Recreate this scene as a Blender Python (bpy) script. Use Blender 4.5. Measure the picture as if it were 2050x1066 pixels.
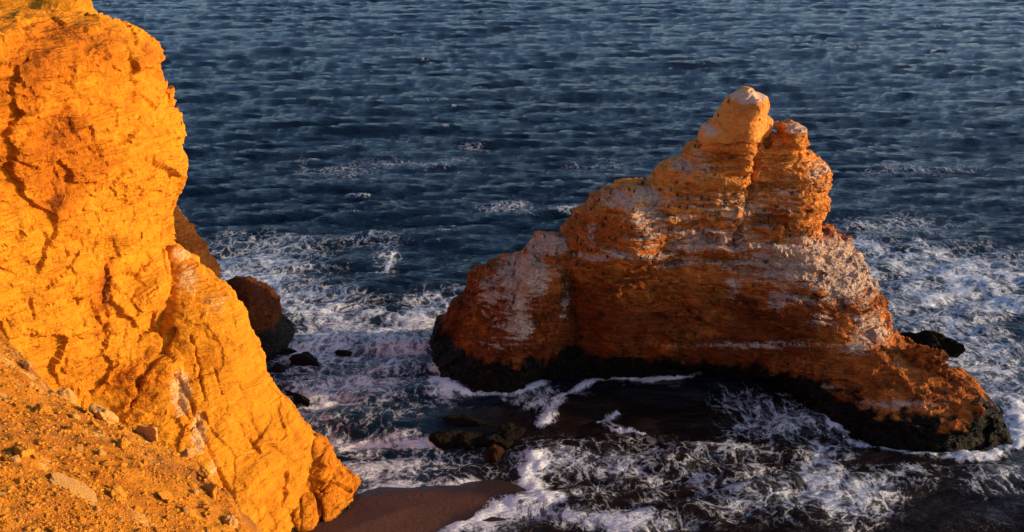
import bpy, math, random
import numpy as np
from mathutils import Vector
from mathutils.bvhtree import BVHTree

for o in list(bpy.data.objects):
    bpy.data.objects.remove(o)
SC = bpy.context.scene
COL = SC.collection
rng = np.random.default_rng(7)
random.seed(7)

# ------------------------------------------------------------------ camera
FPX, PITCH, CAMH = 2200.0, math.radians(19.6), 75.0
cam_d = bpy.data.cameras.new('camera')
cam_d.sensor_width = 36.0
cam_d.lens = 36.0 * FPX / 2050.0
cam_d.clip_start, cam_d.clip_end = 0.5, 30000
cam = bpy.data.objects.new('camera', cam_d)
COL.objects.link(cam)
cam.location = (0, 0, CAMH)
cam.rotation_euler = (math.radians(90) - PITCH, 0, 0)
SC.camera = cam

# ------------------------------------------------------------------ sky and sun
SUN_EL, SUN_AZ = math.radians(10.0), math.radians(89.0)   # azimuth clockwise from +Y
world = bpy.data.worlds.new('World')
SC.world = world
world.use_nodes = True
wn = world.node_tree
wn.nodes.clear()
sky = wn.nodes.new('ShaderNodeTexSky')
sky.sky_type = 'NISHITA'
sky.sun_disc = False
sky.sun_elevation = SUN_EL
sky.sun_rotation = SUN_AZ
sky.altitude = 0
sky.air_density = 0.55
sky.dust_density = 1.0
sky.ozone_density = 1.4
bg = wn.nodes.new('ShaderNodeBackground')
bg.inputs['Strength'].default_value = 0.15
wo = wn.nodes.new('ShaderNodeOutputWorld')
wn.links.new(sky.outputs[0], bg.inputs[0])
wn.links.new(bg.outputs[0], wo.inputs[0])

S_DIR = Vector((math.cos(SUN_EL) * math.sin(SUN_AZ), math.cos(SUN_EL) * math.cos(SUN_AZ), math.sin(SUN_EL)))
sun_d = bpy.data.lights.new('sun', 'SUN')
sun_d.energy = 3.3
sun_d.angle = math.radians(0.5)
sun_d.color = (1.0, 0.70, 0.38)
sun = bpy.data.objects.new('sun', sun_d)
COL.objects.link(sun)
sun.rotation_euler = S_DIR.to_track_quat('Z', 'Y').to_euler()
sun.location = (200, 0, 120)

SC.view_settings.view_transform = 'Standard'
SC.view_settings.look = 'None'
SC.view_settings.gamma = 1.0
SC.view_settings.use_curve_mapping = False
SC.view_settings.exposure = 0.75
SC.render.engine = 'CYCLES'
SC.cycles.max_bounces = 4
SC.cycles.diffuse_bounces = 3
SC.cycles.glossy_bounces = 2
SC.cycles.caustics_reflective = False
SC.cycles.caustics_refractive = False
SC.cycles.use_denoising = True

# ------------------------------------------------------------------ authoring helpers
CP, SP = math.cos(PITCH), math.sin(PITCH)

def ray(px, py):
    u, v = (px - 1025.0) / FPX, (py - 533.0) / FPX
    return np.array([u, CP - v * SP, -SP - v * CP])

def at_y(px, py, Y):
    d = ray(px, py)
    return np.array([0, 0, CAMH]) + d * (Y / d[1])

def at_z(px, py, z=0.0):
    d = ray(px, py)
    return np.array([0, 0, CAMH]) + d * ((z - CAMH) / d[2])

def project(P):
    x, y, z = P[:, 0], P[:, 1], P[:, 2] - CAMH
    dep = y * CP - z * SP
    up = y * SP + z * CP
    return 1025 + FPX * x / dep, 533 - FPX * up / dep

# ------------------------------------------------------------------ noise
def _hash(ix, iy, iz, seed):
    h = (ix * 374761393 + iy * 668265263 + iz * 2147483647 + seed * 1274126177) & 0xFFFFFFFF
    h = ((h ^ (h >> 13)) * 1274126177) & 0xFFFFFFFF
    h = ((h ^ (h >> 15)) * 2246822519) & 0xFFFFFFFF
    return h ^ (h >> 16)

def perlin(P, seed=0):
    P = np.asarray(P, dtype=np.float64)
    i = np.floor(P).astype(np.int64)
    f = P - i
    u = f * f * f * (f * (f * 6 - 15) + 10)
    res = np.zeros(len(P))
    for dx in (0, 1):
        wx = u[:, 0] if dx else 1 - u[:, 0]
        for dy in (0, 1):
            wy = u[:, 1] if dy else 1 - u[:, 1]
            for dz in (0, 1):
                wz = u[:, 2] if dz else 1 - u[:, 2]
                h = _hash(i[:, 0] + dx, i[:, 1] + dy, i[:, 2] + dz, seed)
                a = (h & 1023) / 1023.0 * 2 - 1
                b = ((h >> 10) & 1023) / 1023.0 * 2 - 1
                c = ((h >> 20) & 1023) / 1023.0 * 2 - 1
                g = a * (f[:, 0] - dx) + b * (f[:, 1] - dy) + c * (f[:, 2] - dz)
                res += g * wx * wy * wz
    return res * 1.15

def fbm(P, scale, octs=4, seed=0, gain=0.5, ridge=False):
    P = np.asarray(P) / np.asarray(scale)
    r = np.zeros(len(P)); a = 1.0
    for k in range(octs):
        n = perlin(P * (2.03 ** k) + 17.3 * k, seed + k)
        if ridge:
            n = 0.5 - np.abs(n) * 1.6
        r += a * n
        a *= gain
    return r

def worley(P, scale, seed=0):
    """F1 and F2-F1 distance, for chipped blocky relief"""
    P = np.asarray(P) / np.asarray(scale)
    i = np.floor(P).astype(np.int64)
    d1 = np.full(len(P), 9.0); d2 = np.full(len(P), 9.0); idv = np.zeros(len(P))
    for dx in (-1, 0, 1):
        for dy in (-1, 0, 1):
            for dz in (-1, 0, 1):
                c = i + np.array([dx, dy, dz])
                h = _hash(c[:, 0], c[:, 1], c[:, 2], seed)
                q = c + np.stack([(h & 1023) / 1023.0, ((h >> 10) & 1023) / 1023.0, ((h >> 20) & 1023) / 1023.0], 1)
                d = np.sqrt(((P - q) ** 2).sum(1))
                n = d < d1
                d2 = np.where(n, d1, np.minimum(d2, d))
                d1 = np.where(n, d, d1)
                idv = np.where(n, ((h >> 5) & 4095) / 4095.0, idv)
    return d1, d2 - d1, idv

def facets(P, scale, seed=0):
    """planar chips: each cell of a jittered lattice tilts its own way"""
    sc = np.asarray(scale, float)
    P = np.asarray(P) / sc
    i = np.floor(P).astype(np.int64)
    d1 = np.full(len(P), 9.0); off = np.zeros(len(P))
    for dx in (-1, 0, 1):
        for dy in (-1, 0, 1):
            for dz in (-1, 0, 1):
                c = i + np.array([dx, dy, dz])
                h = _hash(c[:, 0], c[:, 1], c[:, 2], seed)
                r = np.stack([(h & 1023) / 1023.0, ((h >> 10) & 1023) / 1023.0, ((h >> 20) & 1023) / 1023.0], 1)
                v = P - c - r
                d = np.sqrt((v ** 2).sum(1))
                h2 = _hash(c[:, 2], c[:, 0], c[:, 1], seed + 9)
                g = np.stack([(h2 & 1023) / 511.5 - 1, ((h2 >> 10) & 1023) / 511.5 - 1, ((h2 >> 20) & 1023) / 511.5 - 1], 1)
                o = (v * g).sum(1) + 0.35 * g[:, 0]
                n = d < d1
                off = np.where(n, o, off); d1 = np.where(n, d, d1)
    return off

def sstep(a, b, x):
    t = np.clip((x - a) / (b - a), 0, 1)
    return t * t * (3 - 2 * t)

_t, _off = [], []
zz = -6.0
_r2 = np.random.default_rng(21)
while zz < 80:
    th = _r2.uniform(0.35, 1.5)
    _t.append((zz, th, _r2.uniform(0, 1)))
    zz += th
_zs = np.arange(-6, 80, 0.05)
_tab = np.zeros_like(_zs)
for z0, th, r in _t:
    m = (_zs >= z0) & (_zs < z0 + th)
    u = (_zs[m] - z0) / th
    _tab[m] = r * 0.65 + 0.35 * np.clip(u * 1.4, 0, 1) - 0.25 * np.exp(-((u) / 0.12) ** 2)

def strata(z):
    """0..1 how far each bed stands out at this height"""
    return np.interp(z, _zs, _tab)

# ------------------------------------------------------------------ meshing
def upsample(lat, shape):
    out = lat
    for ax, n in enumerate(shape):
        m = lat.shape[ax]
        t = np.linspace(0, m - 1.001, n)
        i = np.floor(t).astype(int); f = t - i
        f = f * f * (3 - 2 * f)
        a = np.take(out, i, axis=ax); b = np.take(out, i + 1, axis=ax)
        sh = [1, 1, 1]; sh[ax] = n
        f = f.reshape(sh).astype(np.float32)
        out = a * (1 - f) + b * f
    return out

def surface_nets(f, org, h):
    ins = f < 0
    c = ins[:-1, :-1, :-1].astype(np.int8)
    tot = np.zeros_like(c)
    for dx in (0, 1):
        for dy in (0, 1):
            for dz in (0, 1):
                tot += ins[dx:f.shape[0] - 1 + dx, dy:f.shape[1] - 1 + dy, dz:f.shape[2] - 1 + dz]
    act = (tot > 0) & (tot < 8)
    idx = np.argwhere(act)
    vid = np.full(act.shape, -1, dtype=np.int64)
    vid[act] = np.arange(len(idx))
    corners = [(0, 0, 0), (1, 0, 0), (0, 1, 0), (1, 1, 0), (0, 0, 1), (1, 0, 1), (0, 1, 1), (1, 1, 1)]
    val = np.stack([f[idx[:, 0] + a, idx[:, 1] + b, idx[:, 2] + d] for a, b, d in corners], 1).astype(np.float64)
    acc = np.zeros((len(idx), 3)); cnt = np.zeros(len(idx))
    for a in range(8):
        for b in range(a + 1, 8):
            ca, cb = np.array(corners[a]), np.array(corners[b])
            if np.abs(ca - cb).sum() != 1:
                continue
            va, vb = val[:, a], val[:, b]
            x = (va < 0) != (vb < 0)
            t = np.where(x, va / np.where(x, va - vb, 1), 0)
            acc += np.where(x[:, None], ca + (cb - ca) * t[:, None], 0)
            cnt += x
    V = (idx + acc / cnt[:, None]) * h + org
    Q = []
    for ax in range(3):
        sl0 = [slice(1, -1)] * 3; sl1 = [slice(1, -1)] * 3
        sl0[ax] = slice(0, -1); sl1[ax] = slice(1, None)
        a = ins[tuple(sl0)]; b = ins[tuple(sl1)]
        e = np.argwhere(a != b)
        flip = a[tuple(e.T)]
        base = e.copy()
        for k in range(3):
            if k != ax:
                base[:, k] += 1
        o1, o2 = (ax + 1) % 3, (ax + 2) % 3
        def cell(d1, d2):
            q = base.copy(); q[:, o1] -= d1; q[:, o2] -= d2
            return vid[q[:, 0], q[:, 1], q[:, 2]]
        q = np.stack([cell(1, 1), cell(0, 1), cell(0, 0), cell(1, 0)], 1)
        q[~flip] = q[~flip][:, ::-1]
        Q.append(q)
    Q = np.concatenate(Q)
    Q = Q[(Q >= 0).all(1)]
    return V, Q

def vnormals(V, Q):
    n = np.cross(V[Q[:, 2]] - V[Q[:, 0]], V[Q[:, 3]] - V[Q[:, 1]])
    N = np.zeros_like(V)
    for k in range(4):
        np.add.at(N, Q[:, k], n)
    return N / (np.linalg.norm(N, axis=1, keepdims=True) + 1e-9)

def mesh_from(name, V, Q, mat, attrs=None, smooth=False):
    me = bpy.data.meshes.new(name)
    nv, nq, k = len(V), len(Q), Q.shape[1]
    me.vertices.add(nv)
    me.vertices.foreach_set('co', V.astype(np.float32).ravel())
    me.loops.add(nq * k)
    me.loops.foreach_set('vertex_index', Q.astype(np.int32).ravel())
    me.polygons.add(nq)
    me.polygons.foreach_set('loop_start', np.arange(0, nq * k, k, dtype=np.int32))
    if smooth:
        me.polygons.foreach_set('use_smooth', np.ones(nq, dtype=bool))
    me.update(calc_edges=True)
    me.validate()
    if not smooth:
        me.shade_flat()
    for an, av in (attrs or {}).items():
        a = me.attributes.new(an, 'FLOAT', 'POINT')
        a.data.foreach_set('value', np.asarray(av, dtype=np.float32))
    if mat:
        me.materials.append(mat)
    return me

def link(name, me, parent=None, **props):
    o = bpy.data.objects.new(name, me)
    COL.objects.link(o)
    if parent:
        o.parent = parent
    for k, v in props.items():
        o[k] = v
    return o

def rbf(pts, q, smooth=0.0):
    """linear-kernel scattered interpolation, rows of pts are x, z, value"""
    P = pts[:, :2]; n = len(P)
    D = np.sqrt(((P[:, None] - P[None]) ** 2).sum(-1)) - smooth * np.eye(n)
    A = np.zeros((n + 3, n + 3)); A[:n, :n] = D; A[:n, n] = 1; A[:n, n + 1:] = P
    A[n, :n] = 1; A[n + 1:, :n] = P.T
    w = np.linalg.solve(A, np.concatenate([pts[:, 2], np.zeros(3)]))
    out = w[n] + q @ w[n + 1:]
    for k in range(n):
        out += w[k] * np.sqrt(((q - P[k]) ** 2).sum(1))
    return out

def poly_sdf(poly, q):
    """positive inside"""
    d = np.full(len(q), 1e9); inside = np.zeros(len(q), bool)
    m = len(poly)
    for k in range(m):
        a, b = poly[k], poly[(k + 1) % m]
        e = b - a
        t = np.clip(((q - a) @ e) / (e @ e + 1e-12), 0, 1)
        d = np.minimum(d, np.sqrt(((q - a - t[:, None] * e) ** 2).sum(1)))
        c = (a[1] > q[:, 1]) != (b[1] > q[:, 1])
        xs = a[0] + (q[:, 1] - a[1]) * e[0] / (e[1] if abs(e[1]) > 1e-9 else 1e-9)
        inside ^= c & (q[:, 0] < xs)
    return np.where(inside, d, -d)

def solid(outline, face, back, h, round_r=1.5, strat_amp=None, low=0.5, zmin=-2.0, seed=1, ymin=None, carve=None, lowcell=5.0, wedge=None, edge=0.0, rim=0.55):
    """rock volume: outline and face are lists of (px, py, Y) from the photograph's survey; back(x, z, front) gives its rear"""
    O = np.array([at_y(*p) for p in outline])
    poly = O[:, [0, 2]]
    C = np.array([at_y(*p) for p in face] + [p for p in O if p[2] > zmin + .5])
    xs = np.arange(poly[:, 0].min() - 1.5, poly[:, 0].max() + 1.5, h)
    zs = np.arange(zmin, poly[:, 1].max() + 1.5, h)
    X, Z = np.meshgrid(xs, zs, indexing='ij')
    q = np.stack([X.ravel(), Z.ravel()], 1)
    F = rbf(C[:, [0, 2, 1]], q)
    d2 = poly_sdf(poly, q)
    F0 = F
    if edge:
        F = F - edge * (1 - np.exp(-np.maximum(d2, 0) / 0.5))
    e = np.clip(1 - d2 / round_r, 0, 1)
    F = F + round_r * (1 - np.sqrt(1 - e * e)) * 1.2
    q3 = np.stack([q[:, 0], np.zeros(len(q)), q[:, 1]], 1)
    if strat_amp is not None:
        dip = q[:, 1] + 1.1 * perlin(q3 / 16.0, seed + 5) + 0.55 * perlin(q3 / 4.5, seed + 6) + 0.2 * perlin(q3 / 1.4, seed + 7)
        lat = 0.55 + 1.5 * perlin(q3 / np.array([5.0, 1, 2.2]), seed + 8)
        F = F - strat_amp(q[:, 0], q[:, 1]) * (strata(dip) - 0.5) * np.clip(lat, 0.0, 1.5)
    d2 = d2 + rim * fbm(q3, (2.6, 1, 1.6), 4, seed + 9)
    B = back(q[:, 0], q[:, 1], F)
    if wedge is not None:
        G = F0.reshape(X.shape).copy()
        for ax, reach in ((0, 6.0), (1, 2.5)):
            base = G.copy(); k = int(reach / h)
            for sft in range(-k, k + 1, max(1, k // 6)):
                r_ = np.roll(base, sft, axis=ax)
                if sft > 0:
                    r_[(slice(None),) * ax + (slice(0, sft),)] = -1e9
                elif sft < 0:
                    r_[(slice(None),) * ax + (slice(sft, None),)] = -1e9
                ok_ = d2.reshape(X.shape) > 0
                G = np.maximum(G, np.where(np.roll(ok_, sft, axis=ax), r_, -1e9))
        B = np.minimum(B, G.ravel() + (wedge[1] + 1.2) * np.maximum(d2, 0) + (wedge[2] if len(wedge) > 2 else 2.4))
    F, B, d2 = (a.reshape(X.shape) for a in (F, B, d2))
    ys = np.arange((F[d2 > 0].min() if ymin is None else ymin) - 2, B[d2 > 0].max() + 2, h)
    f = np.maximum(F[:, None, :] - ys[None, :, None], ys[None, :, None] - B[:, None, :]).astype(np.float32)
    f = np.maximum(f, -d2[:, None, :].astype(np.float32))
    if low:
        ls = [max(3, int(n * h / lowcell) + 2) for n in f.shape]
        f += upsample(np.random.default_rng(seed).normal(0, low, ls).astype(np.float32), f.shape)
    if carve is not None:
        carve(f, xs, ys, zs)
    f[:, :, 0] = np.maximum(f[:, :, 0], 0.2)
    f[0] = f[-1] = 1; f[:, 0] = 1; f[:, -1] = 1; f[:, :, -1] = 1
    return surface_nets(f, np.array([xs[0], ys[0], zs[0]]), h)

# ------------------------------------------------------------------ node helpers
class NT:
    def __init__(self, name):
        self.m = bpy.data.materials.new(name)
        self.m.use_nodes = True
        self.t = self.m.node_tree
        self.t.nodes.clear()
        self.out = self.t.nodes.new('ShaderNodeOutputMaterial')
        self.b = self.t.nodes.new('ShaderNodeBsdfPrincipled')
        self.t.links.new(self.b.outputs[0], self.out.inputs[0])
        self.co = self.t.nodes.new('ShaderNodeTexCoord').outputs['Object']
    def n(self, typ, **kw):
        nd = self.t.nodes.new(typ)
        for k, v in kw.items():
            setattr(nd, k, v)
        return nd
    def set(self, sock, v):
        if hasattr(v, 'is_linked') or isinstance(v, bpy.types.NodeSocket):
            self.t.links.new(v, sock)
        else:
            sock.default_value = v
    def attr(self, name):
        return self.n('ShaderNodeAttribute', attribute_name=name).outputs['Fac']
    def map(self, scale, co=None, rot=0.0):
        m = self.n('ShaderNodeMapping')
        m.inputs['Rotation'].default_value = (0, 0, rot)
        self.set(m.inputs['Vector'], co or self.co)
        m.inputs['Scale'].default_value = scale
        return m.outputs[0]
    def noise(self, scale, detail=6, rough=0.55, co=None, dist=0.0):
        nd = self.n('ShaderNodeTexNoise')
        self.set(nd.inputs['Vector'], co or self.co)
        nd.inputs['Scale'].default_value = scale
        nd.inputs['Detail'].default_value = detail
        nd.inputs['Roughness'].default_value = rough
        nd.inputs['Distortion'].default_value = dist
        return nd.outputs['Fac']
    def noisec(self, scale, detail=3, co=None):
        nd = self.n('ShaderNodeTexNoise')
        self.set(nd.inputs['Vector'], co or self.co)
        nd.inputs['Scale'].default_value = scale
        nd.inputs['Detail'].default_value = detail
        return nd.outputs['Color']
    def voro(self, scale, feature='F1', co=None, rand=1.0, out='Distance'):
        nd = self.n('ShaderNodeTexVoronoi', feature=feature)
        self.set(nd.inputs['Vector'], co or self.co)
        nd.inputs['Scale'].default_value = scale
        nd.inputs['Randomness'].default_value = rand
        return nd.outputs[out]
    def math(self, op, a, b=0.0, c=None, clamp=False):
        nd = self.n('ShaderNodeMath', operation=op, use_clamp=clamp)
        self.set(nd.inputs[0], a); self.set(nd.inputs[1], b)
        if c is not None:
            self.set(nd.inputs[2], c)
        return nd.outputs[0]
    def ss(self, v, a, b, lo=0.0, hi=1.0):
        nd = self.n('ShaderNodeMapRange', interpolation_type='SMOOTHSTEP')
        self.set(nd.inputs['Value'], v); self.set(nd.inputs['From Min'], a); self.set(nd.inputs['From Max'], b)
        self.set(nd.inputs['To Min'], lo); self.set(nd.inputs['To Max'], hi)
        return nd.outputs[0]
    def mix(self, f, a, b):
        nd = self.n('ShaderNodeMix', data_type='RGBA')
        self.set(nd.inputs[0], f)
        self.set(nd.inputs[6], a if not isinstance(a, tuple) else (*a, 1))
        self.set(nd.inputs[7], b if not isinstance(b, tuple) else (*b, 1))
        return nd.outputs[2]
    def mul(self, col, f):
        nd = self.n('ShaderNodeVectorMath', operation='SCALE')
        self.set(nd.inputs[0], col); self.set(nd.inputs['Scale'], f)
        return nd.outputs[0]
    def addv(self, a, b):
        nd = self.n('ShaderNodeVectorMath', operation='ADD')
        self.set(nd.inputs[0], a); self.set(nd.inputs[1], b)
        return nd.outputs[0]
    def bump(self, h, dist, strength=1.0, nrm=None):
        nd = self.n('ShaderNodeBump')
        self.set(nd.inputs['Height'], h)
        self.set(nd.inputs['Distance'], dist)
        self.set(nd.inputs['Strength'], strength)
        if nrm is not None:
            self.set(nd.inputs['Normal'], nrm)
        return nd.outputs[0]
    def done(self, col, rough=0.9, nrm=None, spec=0.2):
        self.set(self.b.inputs['Base Color'], col if not isinstance(col, tuple) else (*col, 1))
        self.set(self.b.inputs['Roughness'], rough)
        self.set(self.b.inputs['Specular IOR Level'], spec)
        if nrm is not None:
            self.set(self.b.inputs['Normal'], nrm)
        return self.m

def rock_material(name, light, mid, dark, guano_col=(0.62, 0.56, 0.52), bump=0.35, band=0.6):
    """attributes: tone 0 light .. 1 dark rock, guano 0..1, wet 0..1"""
    light, mid, dark = ((c[0], c[1] * 0.82, c[2] * 0.5) for c in (light, mid, dark))
    t = NT(name)
    warp = t.addv(t.co, t.mul(t.noisec(0.25, 2), 1.6))
    n1 = t.noise(0.22, 6, 0.64)
    n2 = t.noise(1.7, 5, 0.68)
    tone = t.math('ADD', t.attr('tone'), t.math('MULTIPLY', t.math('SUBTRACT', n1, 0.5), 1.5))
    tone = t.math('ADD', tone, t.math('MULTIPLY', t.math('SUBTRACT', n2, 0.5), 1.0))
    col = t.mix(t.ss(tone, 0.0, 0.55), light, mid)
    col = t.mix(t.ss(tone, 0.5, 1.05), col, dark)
    bands = t.noise(1.0, 4, 0.6, co=t.map((0.06, 0.06, 1.7), warp))
    fine = t.noise(1.0, 5, 0.6, co=t.map((0.35, 0.35, 6.0), warp))
    v = t.math('MULTIPLY', t.ss(bands, 0.32, 0.66, 1.0 - 0.32 * band, 1.0 + 0.22 * band), t.ss(fine, 0.3, 0.7, 1.0 - 0.22 * band, 1.0 + 0.16 * band))
    col = t.mul(col, v)
    g = t.math('ADD', t.attr('guano'), t.math('MULTIPLY', t.math('SUBTRACT', t.noise(0.9, 7, 0.78, co=t.map((0.42, 0.42, 3.0), warp)), 0.5), 1.5))
    g = t.math('ADD', g, t.math('MULTIPLY', t.math('SUBTRACT', t.noise(1.0, 4, 0.6, co=t.map((2.6, 2.6, 0.30))), 0.5), 0.7))
    gm = t.ss(g, 0.46, 0.74)
    gm = t.math('MULTIPLY', gm, t.ss(t.noise(3.2, 5, 0.75, co=t.map((0.8, 0.8, 1.6))), 0.38, 0.56, 0.35, 1.0))
    gc = t.mix(t.noise(2.5, 2), guano_col, tuple(c * 0.72 for c in guano_col))
    col = t.mix(t.math('MULTIPLY', gm, 0.86), col, gc)
    w = t.math('ADD', t.attr('wet'), t.math('MULTIPLY', t.math('SUBTRACT', t.noise(0.5, 6, 0.68), 0.5), 1.5))
    wm = t.ss(w, 0.32, 0.68)
    wc = t.mix(t.ss(t.noise(1.3, 5, 0.7), 0.5, 0.72), (0.005, 0.0040, 0.0032), (0.05, 0.021, 0.008))
    col = t.mix(wm, col, wc)
    hgt = t.math('ADD', t.math('MULTIPLY', t.noise(1.5, 6, 0.68), 0.7), t.math('MULTIPLY', t.noise(1.0, 3, 0.6, co=t.map((0.35, 0.35, 5.0))), 0.35 * band))
    step = t.ss(t.noise(1.0, 3, 0.55, co=t.map((0.10, 0.10, 1.9), warp)), 0.44, 0.56)
    step2 = t.ss(t.noise(1.0, 2, 0.55, co=t.map((0.22, 0.22, 4.5), warp)), 0.45, 0.55)
    part = t.ss(t.noise(0.35, 4, 0.65), 0.36, 0.58)
    hgt = t.math('ADD', hgt, t.math('MULTIPLY', t.math('MULTIPLY', t.math('ADD', step, t.math('MULTIPLY', step2, 0.5)), part), 0.7 * band))
    hgt = t.math('ADD', hgt, t.math('MULTIPLY', t.noise(4.5, 4, 0.7), 0.28))
    nr = t.bump(hgt, bump, 1.0)
    return t.done(col, t.math('SUBTRACT', 0.92, t.math('MULTIPLY', wm, 0.3)), nr, 0.12)

# ------------------------------------------------------------------ sea
def ocean_tile(n, L, wind, wdir, seed, small):
    r = np.random.default_rng(seed)
    k1 = 2 * np.pi * np.fft.fftfreq(n, L / n)
    KX, KY = np.meshgrid(k1, k1, indexing='ij')
    K = np.hypot(KX, KY); K[0, 0] = 1e-6
    Lw = wind * wind / 9.81
    cosw = (KX * wdir[0] + KY * wdir[1]) / K
    ph = np.exp(-1 / (K * Lw) ** 2) / K ** 4 * (np.abs(cosw) ** 10 + 0.015) * np.exp(-(K * small) ** 2)
    ph[0, 0] = 0
    h = (r.normal(size=(n, n)) + 1j * r.normal(size=(n, n))) * np.sqrt(ph)
    H = np.fft.ifft2(h).real
    s = H.std()
    dx = np.fft.ifft2(1j * KX / K * h).real / s
    dy = np.fft.ifft2(1j * KY / K * h).real / s
    return H / s, dx, dy

def sample(tile, x, y, L):
    n = tile.shape[0]
    u = (x / L * n) % n; v = (y / L * n) % n
    i = np.floor(u).astype(int) % n; j = np.floor(v).astype(int) % n
    fu, fv = u - np.floor(u), v - np.floor(v)
    i1, j1 = (i + 1) % n, (j + 1) % n
    return (tile[i, j] * (1 - fu) * (1 - fv) + tile[i1, j] * fu * (1 - fv) + tile[i, j1] * (1 - fu) * fv + tile[i1, j1] * fu * fv)

# foam survey: (px, py, rx, ry, amount) on the water, read off the photograph
FOAM = [(520,520,130,45,.50),(450,555,90,35,.75),(560,590,80,45,.75),(640,610,90,40,.55),(690,650,110,40,.60),(775,515,25,40,.30),
 (640,700,120,55,.50),(800,690,80,50,.62),(850,645,40,50,.85),(720,780,150,55,.50),(625,805,50,40,.85),(745,882,120,15,1.1),(650,872,40,18,1.1),
 (900,600,40,25,.55),(770,628,60,12,.9),(885,755,28,35,.8),(850,930,150,30,.42),(725,945,45,22,.7),(850,968,150,7,.8),(1000,792,110,12,.55),
 (1085,800,35,25,.7),(950,1050,75,22,.95),(1040,1022,65,20,1.1),(1150,1035,60,18,.6),(1240,1045,70,20,1.1),(1180,990,45,16,.85),(1320,1055,80,15,.8),
 (1120,920,90,40,.45),(1270,930,150,45,.34),(1450,980,150,60,.33),(1650,930,45,60,.9),(1600,1000,140,50,.4),(1570,840,100,35,.55),(1730,1000,70,50,.5),
 (1480,800,60,25,.45),(1800,950,100,20,.45),(1930,905,60,10,1.2),(2032,850,18,45,1.2),(2000,960,70,30,.3),(1730,490,60,20,.6),(1850,520,150,30,.6),
 (1950,555,150,40,.75),(1850,600,90,35,.7),(2000,615,80,16,.95),(1900,650,100,45,.6),(1980,720,100,60,.55),(2000,790,60,40,.65),
 (830,328,110,8,.45),(680,340,80,10,.32),(1200,330,60,8,.35),(1020,415,60,14,.35),(960,296,40,5,.45),(608,330,8,18,.4),(1840,340,120,12,.35),
 (640,480,180,12,.32),(1450,900,120,20,.35),(1900,830,60,20,.2),(1090,690,30,200,.0),(580,690,50,30,.55),(1740,560,40,60,.6),(1800,450,120,18,.4)]
LINES = [([(2034,812),(2044,850),(2034,884),(1990,906),(1930,910)],1.3,1.25),([(1088,842),(1125,802),(1165,772),(1200,757),(1250,756),(1300,764),(1345,760),(1390,752)],0.9,.95),
 ([(1195,842),(1225,826),(1205,838),(1230,858),(1290,866)],0.7,.7),
 ([(1078,915),(1058,945),(1066,968),(1088,992),(1120,1000)],1.6,1.1),
 ([(900,1068),(935,1043),(985,1022),(1020,1008),(1050,1000),(1100,992)],1.2,1.1),
 ([(712,986),(770,975),(850,970),(930,972),(1000,985)],0.5,.8),
 ([(870,716),(884,765),(920,786),(975,793),(1030,786),(1080,770)],1.0,.75),
 ([(1640,835),(1700,872),(1760,890),(1830,902),(1900,908),(1970,895),(2020,878)],0.9,.6),
 ([(760,485),(782,512),(775,540),(720,548)],0.6,.55),
 ([(630,872),(700,880),(780,884),(860,885)],1.8,.9),
 ([(1830,480),(1850,505),(1900,530)],1.2,.5),
 ([(1960,560),(2000,590),(2050,600)],1.5,.8)]

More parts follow.
